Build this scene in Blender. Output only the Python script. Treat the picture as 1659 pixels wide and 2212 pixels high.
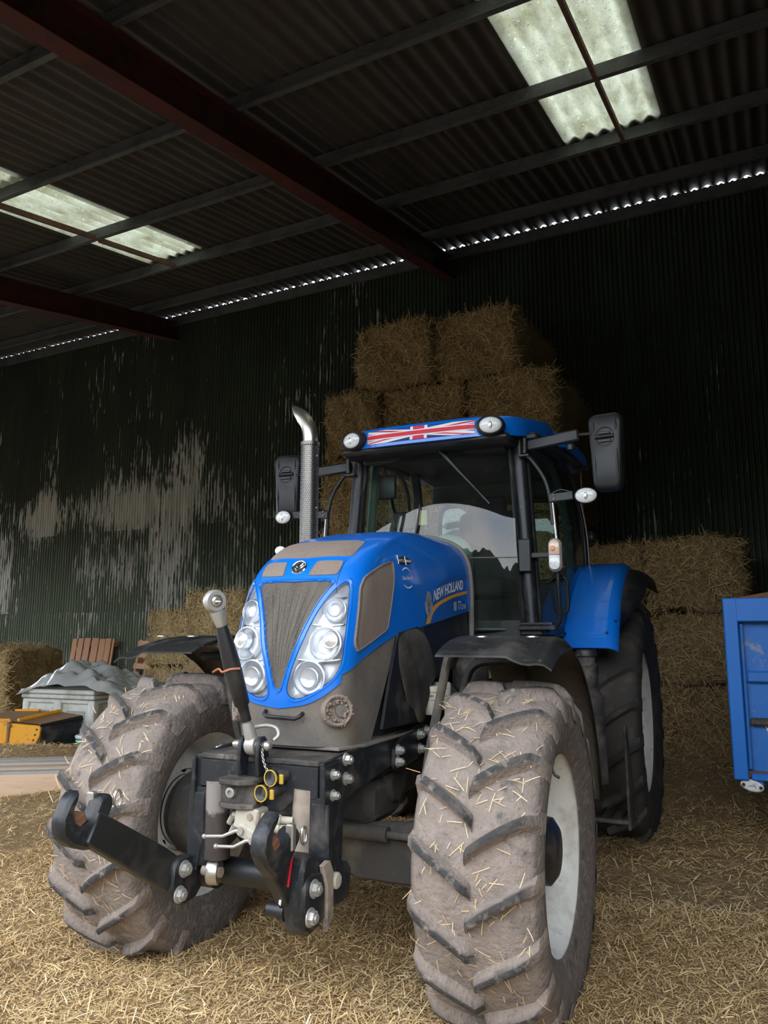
import bpy, bmesh, math, random
import numpy as np
from mathutils import Vector, Matrix
from mathutils.bvhtree import BVHTree

for o in list(bpy.data.objects): bpy.data.objects.remove(o)
SC = bpy.context.scene
COL = SC.collection
rnd = random.Random(7)

# ------------------------------------------------------------------ camera
cam_d = bpy.data.cameras.new('camera'); cam = bpy.data.objects.new('camera', cam_d); COL.objects.link(cam)
cam.location = (1.75, -3.25, 1.53)
cam.rotation_euler = (math.radians(99.0), 0, math.radians(24.5))
cam_d.sensor_fit = 'VERTICAL'; cam_d.sensor_height = 36.0; cam_d.sensor_width = 27.0
cam_d.lens = 36.0 * 1662 / 2212
cam_d.clip_start = 0.05; cam_d.clip_end = 300
SC.camera = cam

# ------------------------------------------------------------------ sky and exposure
world = bpy.data.worlds.new('overcast_sky'); SC.world = world; world.use_nodes = True
nt = world.node_tree; nt.nodes.clear()
wo = nt.nodes.new('ShaderNodeOutputWorld'); bg = nt.nodes.new('ShaderNodeBackground')
tc = nt.nodes.new('ShaderNodeTexCoord'); nz = nt.nodes.new('ShaderNodeTexNoise'); rp = nt.nodes.new('ShaderNodeValToRGB')
nz.inputs['Scale'].default_value = 3.0; nz.inputs['Detail'].default_value = 6.0
rp.color_ramp.elements[0].position = .35; rp.color_ramp.elements[0].color = (.62, .74, .90, 1)
rp.color_ramp.elements[1].position = .68; rp.color_ramp.elements[1].color = (1.0, 1.0, 1.0, 1)
nt.links.new(tc.outputs['Generated'], nz.inputs['Vector']); nt.links.new(nz.outputs['Fac'], rp.inputs['Fac'])
nt.links.new(rp.outputs['Color'], bg.inputs['Color']); bg.inputs['Strength'].default_value = 1.0
nt.links.new(bg.outputs['Background'], wo.inputs['Surface'])
SC.view_settings.view_transform = 'Standard'; SC.view_settings.look = 'None'
SC.view_settings.gamma = 1.0; SC.view_settings.use_curve_mapping = False
SC.view_settings.exposure = 2.5

# ------------------------------------------------------------------ mesh helpers
V3 = Vector
def frame(ez, up=None):
    ez = V3(ez).normalized(); up = V3(up) if up else (V3((0,0,1)) if abs(ez.z) < .95 else V3((1,0,0)))
    ex = up.cross(ez).normalized(); ey = ez.cross(ex)
    return ex, ey, ez

class MB:
    def __init__(s): s.v = []; s.f = []; s.mi = []; s.m = 0
    def add(s, vs, fs):
        b = len(s.v); s.v += [tuple(v) for v in vs]
        for f in fs: s.f.append(tuple(b+i for i in f)); s.mi.append(s.m)
        return s
    def mat(s, i): s.m = i; return s
    def bm(s, bm):
        bm.verts.ensure_lookup_table(); bm.verts.index_update()
        s.add([v.co.copy() for v in bm.verts], [[v.index for v in f.verts] for f in bm.faces]); bm.free(); return s
    def box(s, c, d, rot=None, bev=0.0, seg=1):
        bm = bmesh.new(); bmesh.ops.create_cube(bm, size=1.0)
        for v in bm.verts: v.co = V3((v.co.x*d[0], v.co.y*d[1], v.co.z*d[2]))
        if bev > 0: bmesh.ops.bevel(bm, geom=bm.edges[:], offset=bev, segments=seg, affect='EDGES', profile=.5)
        M = Matrix.Translation(V3(c)) @ (rot.to_4x4() if rot else Matrix())
        for v in bm.verts: v.co = M @ v.co
        return s.bm(bm)
    def bar(s, p0, p1, w, h, bev=0.0, up=None):
        p0, p1 = V3(p0), V3(p1); ex, ey, ez = frame(p1-p0, up)
        R = Matrix((ex, ey, ez)).transposed()
        return s.box((p0+p1)/2, (w, h, (p1-p0).length), R, bev)
    def cyl(s, p0, p1, r0, r1=None, n=16, caps=True):
        r1 = r0 if r1 is None else r1; p0, p1 = V3(p0), V3(p1); ex, ey, ez = frame(p1-p0)
        vs = []
        for p, r in ((p0, r0), (p1, r1)):
            for i in range(n):
                a = 2*math.pi*i/n; vs.append(p+ex*(r*math.cos(a))+ey*(r*math.sin(a)))
        fs = [(i, (i+1) % n, n+(i+1) % n, n+i) for i in range(n)]
        if caps: fs += [tuple(range(n))[::-1], tuple(range(n, 2*n))]
        return s.add(vs, fs)
    def lathe(s, prof, o, axis, n=32, close=False, arc=(0, 2*math.pi)):
        """prof: list of (r, h) along axis"""
        o = V3(o); ex, ey, ez = frame(axis); full = abs(arc[1]-arc[0]-2*math.pi) < 1e-6
        m = n if full else n+1; vs = []; k = len(prof)
        for i in range(m):
            a = arc[0]+(arc[1]-arc[0])*i/n; d = ex*math.cos(a)+ey*math.sin(a)
            for r, h in prof: vs.append(o+d*r+ez*h)
        fs = []
        for i in range(n):
            i2 = (i+1) % m if full else i+1
            for j in range(k if close else k-1):
                j2 = (j+1) % k
                fs.append((i*k+j, i2*k+j, i2*k+j2, i*k+j2))
        return s.add(vs, fs)
    def tube(s, pts, r, n=8, caps=True, samples=0):
        P = [V3(p) for p in pts]
        if samples: P = spline(P, samples)
        R = r if isinstance(r, (list, tuple)) else [r]*len(P)
        if len(R) != len(P): R = [R[min(len(R)-1, int(i*(len(R)-1)/(len(P)-1)+.5))] for i in range(len(P))]
        T = [(P[min(i+1, len(P)-1)]-P[max(i-1, 0)]).normalized() for i in range(len(P))]
        ex, ey, _ = frame(T[0]); vs = []
        for i, p in enumerate(P):
            ex = (ex-T[i]*ex.dot(T[i])).normalized(); ey = T[i].cross(ex)
            for k in range(n):
                a = 2*math.pi*k/n; vs.append(p+ex*(R[i]*math.cos(a))+ey*(R[i]*math.sin(a)))
        fs = [(i*n+k, i*n+(k+1) % n, (i+1)*n+(k+1) % n, (i+1)*n+k) for i in range(len(P)-1) for k in range(n)]
        if caps: fs += [tuple(range(n))[::-1], tuple(range((len(P)-1)*n, len(P)*n))]
        return s.add(vs, fs)
    def prism(s, poly, o, ex, ey, t, bev=0.0):
        """flat outline (2D list) in the frame o, ex, ey, extruded by t along ex x ey (centred)"""
        o, ex, ey = V3(o), V3(ex).normalized(), V3(ey).normalized(); ez = ex.cross(ey)
        bm = bmesh.new(); n = len(poly)
        a = [bm.verts.new(o+ex*x+ey*y-ez*(t/2)) for x, y in poly]; b = [bm.verts.new(o+ex*x+ey*y+ez*(t/2)) for x, y in poly]
        bm.faces.new(a[::-1]); bm.faces.new(b)
        for i in range(n): bm.faces.new((a[i], a[(i+1) % n], b[(i+1) % n], b[i]))
        bmesh.ops.recalc_face_normals(bm, faces=bm.faces[:])
        if bev > 0:
            bmesh.ops.bevel(bm, geom=[e for e in bm.edges if e.calc_face_angle(0) > .5], offset=bev, segments=1, affect='EDGES')
        return s.bm(bm)
    def grid(s, fn, nu, nv, cu=False, cv=False):
        vs = [fn(i/nu, j/nv) for j in range(nv if cv else nv+1) for i in range(nu if cu else nu+1)]
        w = nu if cu else nu+1; h = nv if cv else nv+1
        fs = [(j*w+i, j*w+(i+1) % w, ((j+1) % h)*w+(i+1) % w, ((j+1) % h)*w+i) for j in range(nv) for i in range(nu)]
        return s.add(vs, fs)
    def ball(s, c, r, n=12, sc=(1, 1, 1), rot=None):
        bm = bmesh.new(); bmesh.ops.create_uvsphere(bm, u_segments=n, v_segments=max(6, n//2+2), radius=1.0)
        M = Matrix.Translation(V3(c)) @ (rot.to_4x4() if rot else Matrix())
        for v in bm.verts: v.co = M @ V3((v.co.x*r*sc[0], v.co.y*r*sc[1], v.co.z*r*sc[2]))
        return s.bm(bm)
    def hexbolt(s, p, d, r=.014, h=.012):
        p, d = V3(p), V3(d).normalized()
        s.cyl(p, p+d*h*.3, r*1.35, n=14); s.cyl(p+d*h*.3, p+d*h*1.3, r, n=6)
        return s.cyl(p+d*h*1.3, p+d*h*1.7, r*.55, n=8)

def spline(P, m):
    P = [V3(p) for p in P]; out = []
    Q = [P[0]*2-P[1]]+P+[P[-1]*2-P[-2]]
    for i in range(1, len(Q)-2):
        for k in range(m):
            t = k/m; a, b, c, d = Q[i-1], Q[i], Q[i+1], Q[i+2]
            out.append(.5*((2*b)+(c-a)*t+(2*a-5*b+4*c-d)*t*t+(3*b-a-3*c+d)*t**3))
    return out+[P[-1]]
def spl2(pts, m, closed=True):
    P = [V3((p[0], p[1], 0)) for p in pts]; n = len(P); out = []
    for i in range(n if closed else n-1):
        for k in range(m):
            t = k/m
            if closed: a, b, c, d = P[(i-1) % n], P[i], P[(i+1) % n], P[(i+2) % n]
            else: a, b, c, d = P[max(i-1, 0)], P[i], P[i+1], P[min(i+2, n-1)]
            q = .5*((2*b)+(c-a)*t+(2*a-5*b+4*c-d)*t*t+(3*b-a-3*c+d)*t**3); out.append((q.x, q.y))
    if not closed: out.append((P[-1].x, P[-1].y))
    return out
def rrect(w, h, r, n=4):
    out = []
    for cx, cy, a0 in ((w/2-r, h/2-r, 0), (-w/2+r, h/2-r, 90), (-w/2+r, -h/2+r, 180), (w/2-r, -h/2+r, 270)):
        for i in range(n+1):
            a = math.radians(a0+90*i/n); out.append((cx+r*math.cos(a), cy+r*math.sin(a)))
    return out
def obj(name, mb, mats, parent=None, smooth=35, loc=None, rotz=None, mesh=None):
    if mesh is None:
        me = bpy.data.meshes.new(name); me.from_pydata([tuple(v) for v in mb.v], [], mb.f)
        mats = mats if isinstance(mats, (list, tuple)) else [mats]
        for m in mats: me.materials.append(m)
        if len(mats) > 1: me.polygons.foreach_set('material_index', mb.mi)
        if smooth:
            me.polygons.foreach_set('use_smooth', [True]*len(me.polygons)); me.update()
            try: me.set_sharp_from_angle(angle=math.radians(smooth))
            except Exception: pass
        me.update()
    else: me = mesh
    o = bpy.data.objects.new(name, me); COL.objects.link(o)
    while parent is not None and parent.parent and parent.parent.parent: parent = parent.parent   # thing > part > sub-part
    if parent: o.parent = parent
    if loc: o.location = loc
    if rotz is not None: o.rotation_euler.z = rotz
    return o
def thing(name, label, cat, loc=(0, 0, 0), rotz=0, group=None):
    o = bpy.data.objects.new(name, None); COL.objects.link(o); o.empty_display_size = .2
    o.location = loc; o.rotation_euler = (0, 0, rotz); o['label'] = label; o['category'] = cat
    if group: o['group'] = group
    return o
def tag(o, label, cat, group=None, kind=None):
    o['label'] = label; o['category'] = cat
    if group: o['group'] = group
    if kind: o['kind'] = kind
    return o
def struct(o): o['kind'] = 'structure'; return o
def text_mesh(s, size=1.0, offset=0.0, shear=0.0, res=3, space=1.0):
    """flat glyph outlines as (verts2d, faces)"""
    cu = bpy.data.curves.new('lettering', 'FONT'); cu.body = s; cu.size = size; cu.offset = offset; cu.shear = shear
    cu.resolution_u = res; cu.space_character = space; cu.fill_mode = 'FRONT'
    ob = bpy.data.objects.new('lettering', cu); COL.objects.link(ob)
    dg = bpy.context.evaluated_depsgraph_get(); me = bpy.data.meshes.new_from_object(ob.evaluated_get(dg))
    vs = [(v.co.x, v.co.y) for v in me.vertices]; fs = [tuple(p.vertices) for p in me.polygons]
    bpy.data.objects.remove(ob); bpy.data.curves.remove(cu); bpy.data.meshes.remove(me)
    x0 = min(v[0] for v in vs); x1 = max(v[0] for v in vs); y0 = min(v[1] for v in vs); y1 = max(v[1] for v in vs)
    return [((x-x0)/(x1-x0), (y-y0)/(y1-y0)) for x, y in vs], fs

# ------------------------------------------------------------------ materials
def _n(nt, t, **k):
    n = nt.nodes.new(t)
    for a, b in k.items():
        if a in n.inputs: n.inputs[a].default_value = b
        else: setattr(n, a, b)
    return n
def noise_mask(nt, scale, lo, hi, detail=5, stretch=(1, 1, 1), coord='Object', offs=0.0, dist=0.0):
    tc = _n(nt, 'ShaderNodeTexCoord'); mp = _n(nt, 'ShaderNodeMapping'); mp.inputs['Scale'].default_value = stretch
    mp.inputs['Location'].default_value = (offs, offs*.7, offs*1.3)
    nz = _n(nt, 'ShaderNodeTexNoise', Scale=scale, Detail=detail, Roughness=.6, Distortion=dist)
    mr = _n(nt, 'ShaderNodeMapRange'); mr.inputs['From Min'].default_value = lo; mr.inputs['From Max'].default_value = hi
    if coord == 'World': g = _n(nt, 'ShaderNodeNewGeometry'); nt.links.new(g.outputs['Position'], mp.inputs['Vector'])
    else: nt.links.new(tc.outputs[coord], mp.inputs['Vector'])
    nt.links.new(mp.outputs['Vector'], nz.inputs['Vector']); nt.links.new(nz.outputs['Fac'], mr.inputs['Value'])
    return mr.outputs['Result']
def mixc(nt, fac, a, b):
    m = _n(nt, 'ShaderNodeMix', data_type='RGBA')
    if isinstance(fac, float): m.inputs[0].default_value = fac
    else: nt.links.new(fac, m.inputs[0])
    for i, c in ((6, a), (7, b)):
        if isinstance(c, (tuple, list)): m.inputs[i].default_value = (*c[:3], 1)
        else: nt.links.new(c, m.inputs[i])
    return m.outputs[2]
def mth(nt, op, a, b=0.0, clamp=False):
    m = _n(nt, 'ShaderNodeMath', operation=op); m.use_clamp = clamp
    for i, c in ((0, a), (1, b)):
        if isinstance(c, (int, float)): m.inputs[i].default_value = c
        else: nt.links.new(c, m.inputs[i])
    return m.outputs[0]
def pm(name, col, rough=.5, metal=0.0, layers=(), bump=None, coat=0.0, spec=.5, coord='Object', attr=None, trans=0.0, emit=None):
    """principled material: base colour, noise layers [(colour, scale, lo, hi, stretch, rough)], fine bump (scale, strength)"""
    m = bpy.data.materials.new(name); m.use_nodes = True; nt = m.node_tree; b = nt.nodes['Principled BSDF']
    c = col; r = rough
    if attr:   # (attribute, colour, noise scale)
        at = _n(nt, 'ShaderNodeAttribute', attribute_name=attr[0]); c = mixc(nt, at.outputs['Fac'], c, attr[1])
    for i, L in enumerate(layers):
        st = L[4] if len(L) > 4 and L[4] else (1, 1, 1)
        f = noise_mask(nt, L[1], L[2], L[3], stretch=st, offs=3.1*i, coord=coord); c = mixc(nt, f, c, L[0])
        if len(L) > 5:
            mr = _n(nt, 'ShaderNodeMix', data_type='FLOAT'); nt.links.new(f, mr.inputs[0])
            if isinstance(r, float): mr.inputs[2].default_value = r
            else: nt.links.new(r, mr.inputs[2])
            mr.inputs[3].default_value = L[5]; r = mr.outputs[0]
    if isinstance(c, (tuple, list)): b.inputs['Base Color'].default_value = (*c[:3], 1)
    else: nt.links.new(c, b.inputs['Base Color'])
    if isinstance(r, float): b.inputs['Roughness'].default_value = r
    else: nt.links.new(r, b.inputs['Roughness'])
    b.inputs['Metallic'].default_value = metal; b.inputs['Coat Weight'].default_value = coat; b.inputs['Coat Roughness'].default_value = .06
    b.inputs['Specular IOR Level'].default_value = spec
    if trans: b.inputs['Transmission Weight'].default_value = trans
    if bump:
        tc = _n(nt, 'ShaderNodeTexCoord'); nz = _n(nt, 'ShaderNodeTexNoise', Scale=bump[0], Detail=4.0); bp = _n(nt, 'ShaderNodeBump', Strength=bump[1], Distance=bump[2] if len(bump) > 2 else .01)
        nt.links.new(tc.outputs['Object'], nz.inputs['Vector']); nt.links.new(nz.outputs['Fac'], bp.inputs['Height']); nt.links.new(bp.outputs['Normal'], b.inputs['Normal'])
    return m
def glass(name, tint=(.9, .96, .94), ior=1.5, rough=0.0, dirt=0.0, dirtcol=(.4, .38, .33)):
    """thin pane: clear body with fresnel reflection"""
    m = bpy.data.materials.new(name); m.use_nodes = True; nt = m.node_tree; nt.nodes.clear()
    out = _n(nt, 'ShaderNodeOutputMaterial'); t = _n(nt, 'ShaderNodeBsdfTransparent'); t.inputs['Color'].default_value = (*tint, 1)
    g = _n(nt, 'ShaderNodeBsdfGlossy', Roughness=rough); fr = _n(nt, 'ShaderNodeFresnel', IOR=ior); mx = _n(nt, 'ShaderNodeMixShader')
    nt.links.new(fr.outputs[0], mx.inputs[0]); nt.links.new(t.outputs[0], mx.inputs[1]); nt.links.new(g.outputs[0], mx.inputs[2])
    o = mx.outputs[0]
    if dirt:
        d = _n(nt, 'ShaderNodeBsdfDiffuse'); d.inputs['Color'].default_value = (*dirtcol, 1); m2 = _n(nt, 'ShaderNodeMixShader')
        f = noise_mask(nt, 3.0, .35, .9); f = mth(nt, 'MULTIPLY', f, dirt)
        nt.links.new(f, m2.inputs[0]); nt.links.new(o, m2.inputs[1]); nt.links.new(d.outputs[0], m2.inputs[2]); o = m2.outputs[0]
    nt.links.new(o, out.inputs['Surface'])
    return m
DUST = (.33, .255, .20)
M = {}
M['blue'] = pm('blue_paint', (.003, .175, .74), .28, coat=.5, layers=[((.03, .19, .62), 4, .5, .95, None, .5)])
M['blue_decal'] = pm('blue_film', (.010, .125, .48), .3, coat=.3)
M['blue_old'] = pm('weathered_blue_paint', (.012, .15, .52), .5, layers=[((.12, .22, .46), 6, .5, .85), ((.36, .33, .31), 9, .62, .72), ((.22, .10, .05), 5, .68, .74)], bump=(40, .1))
M['blue_frame'] = pm('blue_trailer_paint', (.006, .16, .60), .38, layers=[((.2, .22, .3), 14, .68, .8)])
M['cowl'] = pm('dusty_cowl', (.13, .12, .105), .85, layers=[((.235, .195, .16), 3.5, .38, .68), ((.24, .15, .10), 5, .55, .8, (1, 1, .25)), ((.09, .088, .08), 60, .58, .75)], bump=(90, .25, .004))
M['dustmesh'] = pm('dust_clogged_mesh', (.24, .185, .15), .95, layers=[((.17, .14, .12), 12, .5, .75, (1, 1, .2)), ((.28, .22, .18), 120, .45, .7)], bump=(400, .3, .003))
M['grille'] = pm('dusty_black_mesh', (.12, .105, .085), .9, layers=[((.055, .05, .042), 9, .42, .68, (3, 1, .12)), ((.17, .14, .11), 260, .5, .62)], bump=(500, .4, .003))
M['black'] = pm('black_plastic', (.013, .014, .015), .42, layers=[((.06, .053, .045), 5, .5, .85, None, .8)])
M['blackm'] = pm('black_painted_steel', (.012, .014, .017), .4, layers=[((.10, .085, .07), 7, .52, .8, None, .85), ((.035, .035, .04), 30, .55, .7)], bump=(120, .15, .003))
M['blackdusty'] = pm('dust_caked_black_steel', (.02, .02, .02), .75, layers=[((.16, .13, .105), 6, .42, .7), ((.05, .045, .04), 40, .5, .65)], bump=(90, .3, .004))
M['sidepanel'] = pm('dusty_side_panel', (.035, .032, .029), .75, layers=[((.14, .115, .095), 3.0, .42, .66), ((.09, .075, .06), 14, .5, .75)], bump=(60, .2, .004))
M['axle'] = pm('dusty_axle_casting', (.055, .05, .045), .85, layers=[((.17, .14, .11), 5, .45, .7)], bump=(50, .3, .006))
M['fender'] = pm('scuffed_black_mudguard', (.018, .018, .018), .38, layers=[((.09, .082, .072), 6, .5, .8, None, .7), ((.2, .19, .17), 25, .68, .76)], bump=(60, .08))
M['fender_in'] = pm('muddy_mudguard_underside', (.13, .105, .08), .95, layers=[((.08, .065, .05), 8, .45, .7)], bump=(35, .7, .012))
M['tyre'] = pm('dusty_tyre_rubber', (.255, .205, .172), .95, attr=('wear', (.045, .043, .042)), layers=[((.13, .11, .095), 7, .5, .78), ((.075, .066, .06), 11, .58, .72), ((.31, .255, .215), 26, .52, .75), ((.10, .088, .078), 90, .60, .72)], bump=(60, .7, .012))
M['tyre_rear'] = pm('dark_tyre_rubber', (.05, .045, .04), .9, attr=('wear', (.03, .029, .028)), layers=[((.12, .10, .085), 6, .52, .8)], bump=(45, .35, .008))
M['rim'] = pm('cream_white_rim', (.86, .85, .79), .4, layers=[((.5, .45, .36), 9, .5, .8), ((.35, .27, .2), 22, .64, .75)])
M['steel'] = pm('worn_bright_steel', (.52, .50, .46), .35, metal=.85, layers=[((.3, .2, .13), 18, .58, .8, None, .7)])
M['zinc'] = pm('zinc_plate', (.42, .41, .38), .45, metal=.5, layers=[((.4, .33, .25), 16, .55, .8, None, .7)])
M['cast'] = pm('pale_valve_casting', (.45, .42, .34), .6, layers=[((.3, .2, .13), 14, .5, .8)])
M['ram'] = pm('dusty_ram_barrel', (.30, .24, .19), .7, layers=[((.10, .085, .075), 7, .5, .75), ((.38, .31, .25), 20, .5, .8)])
M['ramblack'] = pm('muddy_ram_barrel', (.045, .032, .028), .6, layers=[((.22, .19, .17), 4.5, .5, .56)])
M['rust'] = pm('rusty_steel', (.20, .085, .04), .85, layers=[((.07, .04, .03), 10, .45, .75)], bump=(80, .3))
M['chrome'] = pm('chrome', (.78, .79, .8), .12, metal=1.0)
M['stain'] = pm('stainless_pipe', (.52, .47, .40), .3, metal=.9, layers=[((.25, .2, .15), 8, .5, .9, None, .6)])
M['perf'] = pm('perforated_steel', (.20, .19, .175), .38, metal=.9)
M['refl'] = pm('reflector_silver', (.88, .9, .92), .30, metal=.75)
M['lampback'] = pm('lamp_silver_housing', (.80, .83, .86), .35, metal=.25)
M['lampdark'] = pm('lamp_dark_corner', (.30, .31, .32), .4)
M['lens'] = glass('clear_lens', (.97, .98, 1), 1.45)
M['lenswhite'] = pm('frosted_lamp_lens', (.85, .86, .84), .18, layers=[((.6, .6, .58), 50, .5, .7)], coat=.4)
M['amber'] = pm('amber_bulb', (.8, .35, .12), .3)
M['glass'] = glass('tinted_cab_glass', (.80, .90, .86), 1.62, dirt=.05)
M['glass2'] = glass('door_glass', (.78, .88, .84), 1.52, dirt=.06)
M['white'] = pm('white_film', (.85, .85, .86), .4)
M['red'] = pm('red_film', (.70, .02, .045), .4)
M['navy'] = pm('navy_film', (.006, .015, .16), .4)
M['orange'] = pm('orange_film', (.85, .38, .04), .4)
M['grey_film'] = pm('grey_film', (.4, .42, .42), .4)
M['silverleaf'] = pm('silver_film', (.5, .52, .55), .35, metal=.3)
M['sage'] = pm('sage_green_cab_trim', (.20, .34, .27), .6, layers=[((.27, .40, .33), 5, .5, .8)])
M['liner'] = pm('cab_headliner', (.05, .055, .055), .9)
M['seatfab'] = pm('dark_seat_fabric', (.02, .022, .026), .9)
M['paper'] = pm('yellowed_paper', (.55, .5, .2), .8)
M['greytrim'] = pm('grey_rubber_seal', (.22, .20, .185), .8, layers=[((.12, .11, .1), 8, .45, .75)])
M['yellow'] = pm('yellow_machine_paint', (.72, .32, .012), .5, layers=[((.45, .2, .02), 7, .55, .85), ((.16, .1, .06), 16, .63, .72)])
M['yworn'] = pm('worn_yellow_brown_steel', (.24, .13, .06), .7, layers=[((.42, .2, .03), 5, .55, .75), ((.12, .09, .075), 9, .5, .8)])
M['goldcap'] = pm('brass_rim', (.7, .48, .08), .35, metal=.4)
M['cream'] = pm('cream_filter_paint', (.74, .70, .58), .45)
M['ink'] = pm('black_print', (.02, .02, .02), .6)
M['pbox'] = pm('white_plastic_bin', (.56, .56, .51), .5, layers=[((.3, .26, .2), 5, .52, .8, (1, 1, .4)), ((.42, .4, .36), 14, .5, .8)])
M['slotdark'] = pm('vent_shadow_grey', (.16, .165, .16), .7)
M['wood'] = pm('brown_pallet_wood', (.42, .21, .105), .8, layers=[((.20, .095, .05), 6, .45, .75, (1, 1, .15)), ((.42, .22, .12), 30, .55, .8, (1, 1, .1))])
M['pine'] = pm('pale_new_timber', (.64, .46, .31), .7, layers=[((.52, .34, .22), 9, .5, .8, (.15, 1, 1)), ((.45, .33, .25), 40, .6, .75, (.1, 1, 1))])
M['greywood'] = pm('grey_weathered_board', (.36, .34, .32), .8, layers=[((.24, .22, .21), 10, .45, .75, (.15, 1, 1))])
M['teal'] = pm('teal_plastic', (.02, .22, .17), .5)
# ================================================================== THE BARN
PH = math.radians(2.7)            # barn is turned slightly against the tractor
DW, HS, SL = 8.7, 8.30, .187      # wall distance, roof height at the wall, roof slope (rising to the wall)
U0, U1, V0 = -16.6, 11.0, -2.3    # inner extent of the barn
def B2W(u, v): return (u*math.cos(PH)+v*math.sin(PH), -u*math.sin(PH)+v*math.cos(PH))
def zr(v, h=HS): return h-SL*(DW-v)

def wall_material():
    m = bpy.data.materials.new('peeling_green_corrugated_iron'); m.use_nodes = True; nt = m.node_tree; b = nt.nodes['Principled BSDF']
    g = _n(nt, 'ShaderNodeNewGeometry'); sp = _n(nt, 'ShaderNodeSeparateXYZ'); nt.links.new(g.outputs['Position'], sp.inputs[0])
    x, z = sp.outputs[0], sp.outputs[2]
    fine = noise_mask(nt, 4.2, .0, 1.0, detail=9, stretch=(5.5, 1, .55), coord='World', dist=.5)
    big = noise_mask(nt, .55, .0, 1.0, detail=3, stretch=(1, 1, .7), coord='World', offs=4)
    bare = mth(nt, 'MULTIPLY', big, .55)
    for cx, cz, rx, rz, a in ((-10.6, 2.9, 1.5, .75, .27), (-10.3, 4.2, 2.3, .5, .27), (-12.6, 4.1, .9, .5, .18), (-8.6, 2.6, 1.6, .9, .10), (-8.3, 4.9, .6, .7, .10), (-11.0, 1.4, 2.6, 1.0, .08), (4.0, 5.0, 5.0, 3.5, -.11), (-3.0, 7.0, 4.0, 2.5, -.07), (-14.0, 3.0, .7, 1.0, .12)):
        dx = mth(nt, 'DIVIDE', mth(nt, 'SUBTRACT', x, cx), rx); dz = mth(nt, 'DIVIDE', mth(nt, 'SUBTRACT', z, cz), rz)
        e = mth(nt, 'EXPONENT', mth(nt, 'MULTIPLY', mth(nt, 'ADD', mth(nt, 'MULTIPLY', dx, dx), mth(nt, 'MULTIPLY', dz, dz)), -1.0))
        bare = mth(nt, 'ADD', bare, mth(nt, 'MULTIPLY', e, a))
    ph = mth(nt, 'MULTIPLY', mth(nt, 'SUBTRACT', mth(nt, 'DIVIDE', mth(nt, 'SUBTRACT', x, DW*math.sin(PH)), math.cos(PH)), U0), 2*math.pi/.0762)
    ridge = mth(nt, 'COSINE', ph)            # barer and paler along the ridges
    bare = mth(nt, 'ADD', bare, mth(nt, 'MULTIPLY', ridge, .045))
    oi = _n(nt, 'ShaderNodeObjectInfo')     # each sheet has worn at its own rate
    bare = mth(nt, 'ADD', bare, mth(nt, 'MULTIPLY', mth(nt, 'SUBTRACT', oi.outputs['Random'], .5), .17))
    tot = mth(nt, 'ADD', mth(nt, 'MULTIPLY', fine, .9), bare)
    mr = _n(nt, 'ShaderNodeMapRange'); mr.inputs['From Min'].default_value = .86; mr.inputs['From Max'].default_value = .93; nt.links.new(tot, mr.inputs['Value'])
    green = mixc(nt, noise_mask(nt, 1.3, .35, .7, coord='World', stretch=(1, 1, .4), offs=9), (.020, .027, .019), (.034, .050, .026))
    green = mixc(nt, noise_mask(nt, 7, .5, .8, coord='World', stretch=(1, 1, .12), offs=2), green, (.018, .018, .016))
    lit_mask = None
    for cx, cz, rx, rz, a in ((-10.5, 1.6, 4.5, 2.4, .9), (-13.5, 1.2, 3.0, 2.2, .5), (3.0, 2.6, 3.0, 1.6, .45)):
        dx = mth(nt, 'DIVIDE', mth(nt, 'SUBTRACT', x, cx), rx); dz = mth(nt, 'DIVIDE', mth(nt, 'SUBTRACT', z, cz), rz)
        e = mth(nt, 'MULTIPLY', mth(nt, 'EXPONENT', mth(nt, 'MULTIPLY', mth(nt, 'ADD', mth(nt, 'MULTIPLY', dx, dx), mth(nt, 'MULTIPLY', dz, dz)), -1.0)), a)
        lit_mask = e if lit_mask is None else mth(nt, 'MAXIMUM', lit_mask, e)
    pale = mixc(nt, noise_mask(nt, 1.7, .35, .65, coord='World', stretch=(1.4, 1, .3), offs=13), (.055, .085, .042), (.115, .155, .085))
    pale = mixc(nt, noise_mask(nt, 6, .5, .75, coord='World', stretch=(1.4, 1, .1), offs=21), pale, (.045, .05, .042))
    pale = mixc(nt, mth(nt, 'MULTIPLY', mth(nt, 'ADD', ridge, 1.0), .28), pale, (.20, .22, .165))
    green = mixc(nt, lit_mask, green, pale)     # light on the lower wall put into the paint as a paler green
    metal = mixc(nt, noise_mask(nt, 8, .4, .75, coord='World', stretch=(1, 1, .15), offs=6), (.52, .52, .47), (.28, .27, .235))
    nt.links.new(mixc(nt, mr.outputs['Result'], green, metal), b.inputs['Base Color'])
    b.inputs['Roughness'].default_value = .62; b.inputs['Specular IOR Level'].default_value = .35
    return m
M['wall'] = wall_material()
M['roofsheet'] = pm('grey_fibre_cement', (.08, .076, .07), .9, layers=[((.048, .046, .043), 1.5, .4, .7, (1, .2, 1)), ((.10, .093, .085), 5, .55, .8, (1, .15, 1)), ((.09, .045, .04), 1.1, .62, .8)], coord='World')
M['purlin'] = pm('dirty_galvanised_purlin', (.085, .09, .09), .7, layers=[((.045, .05, .05), 4, .45, .7), ((.13, .135, .13), 18, .58, .75)])
M['rafter'] = pm('dark_red_oxide_steel', (.075, .015, .011), .75, layers=[((.03, .009, .007), 3, .45, .7)])
M['sag'] = pm('rusty_brown_bar', (.17, .09, .06), .85, layers=[((.08, .045, .035), 6, .45, .7)])
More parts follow.
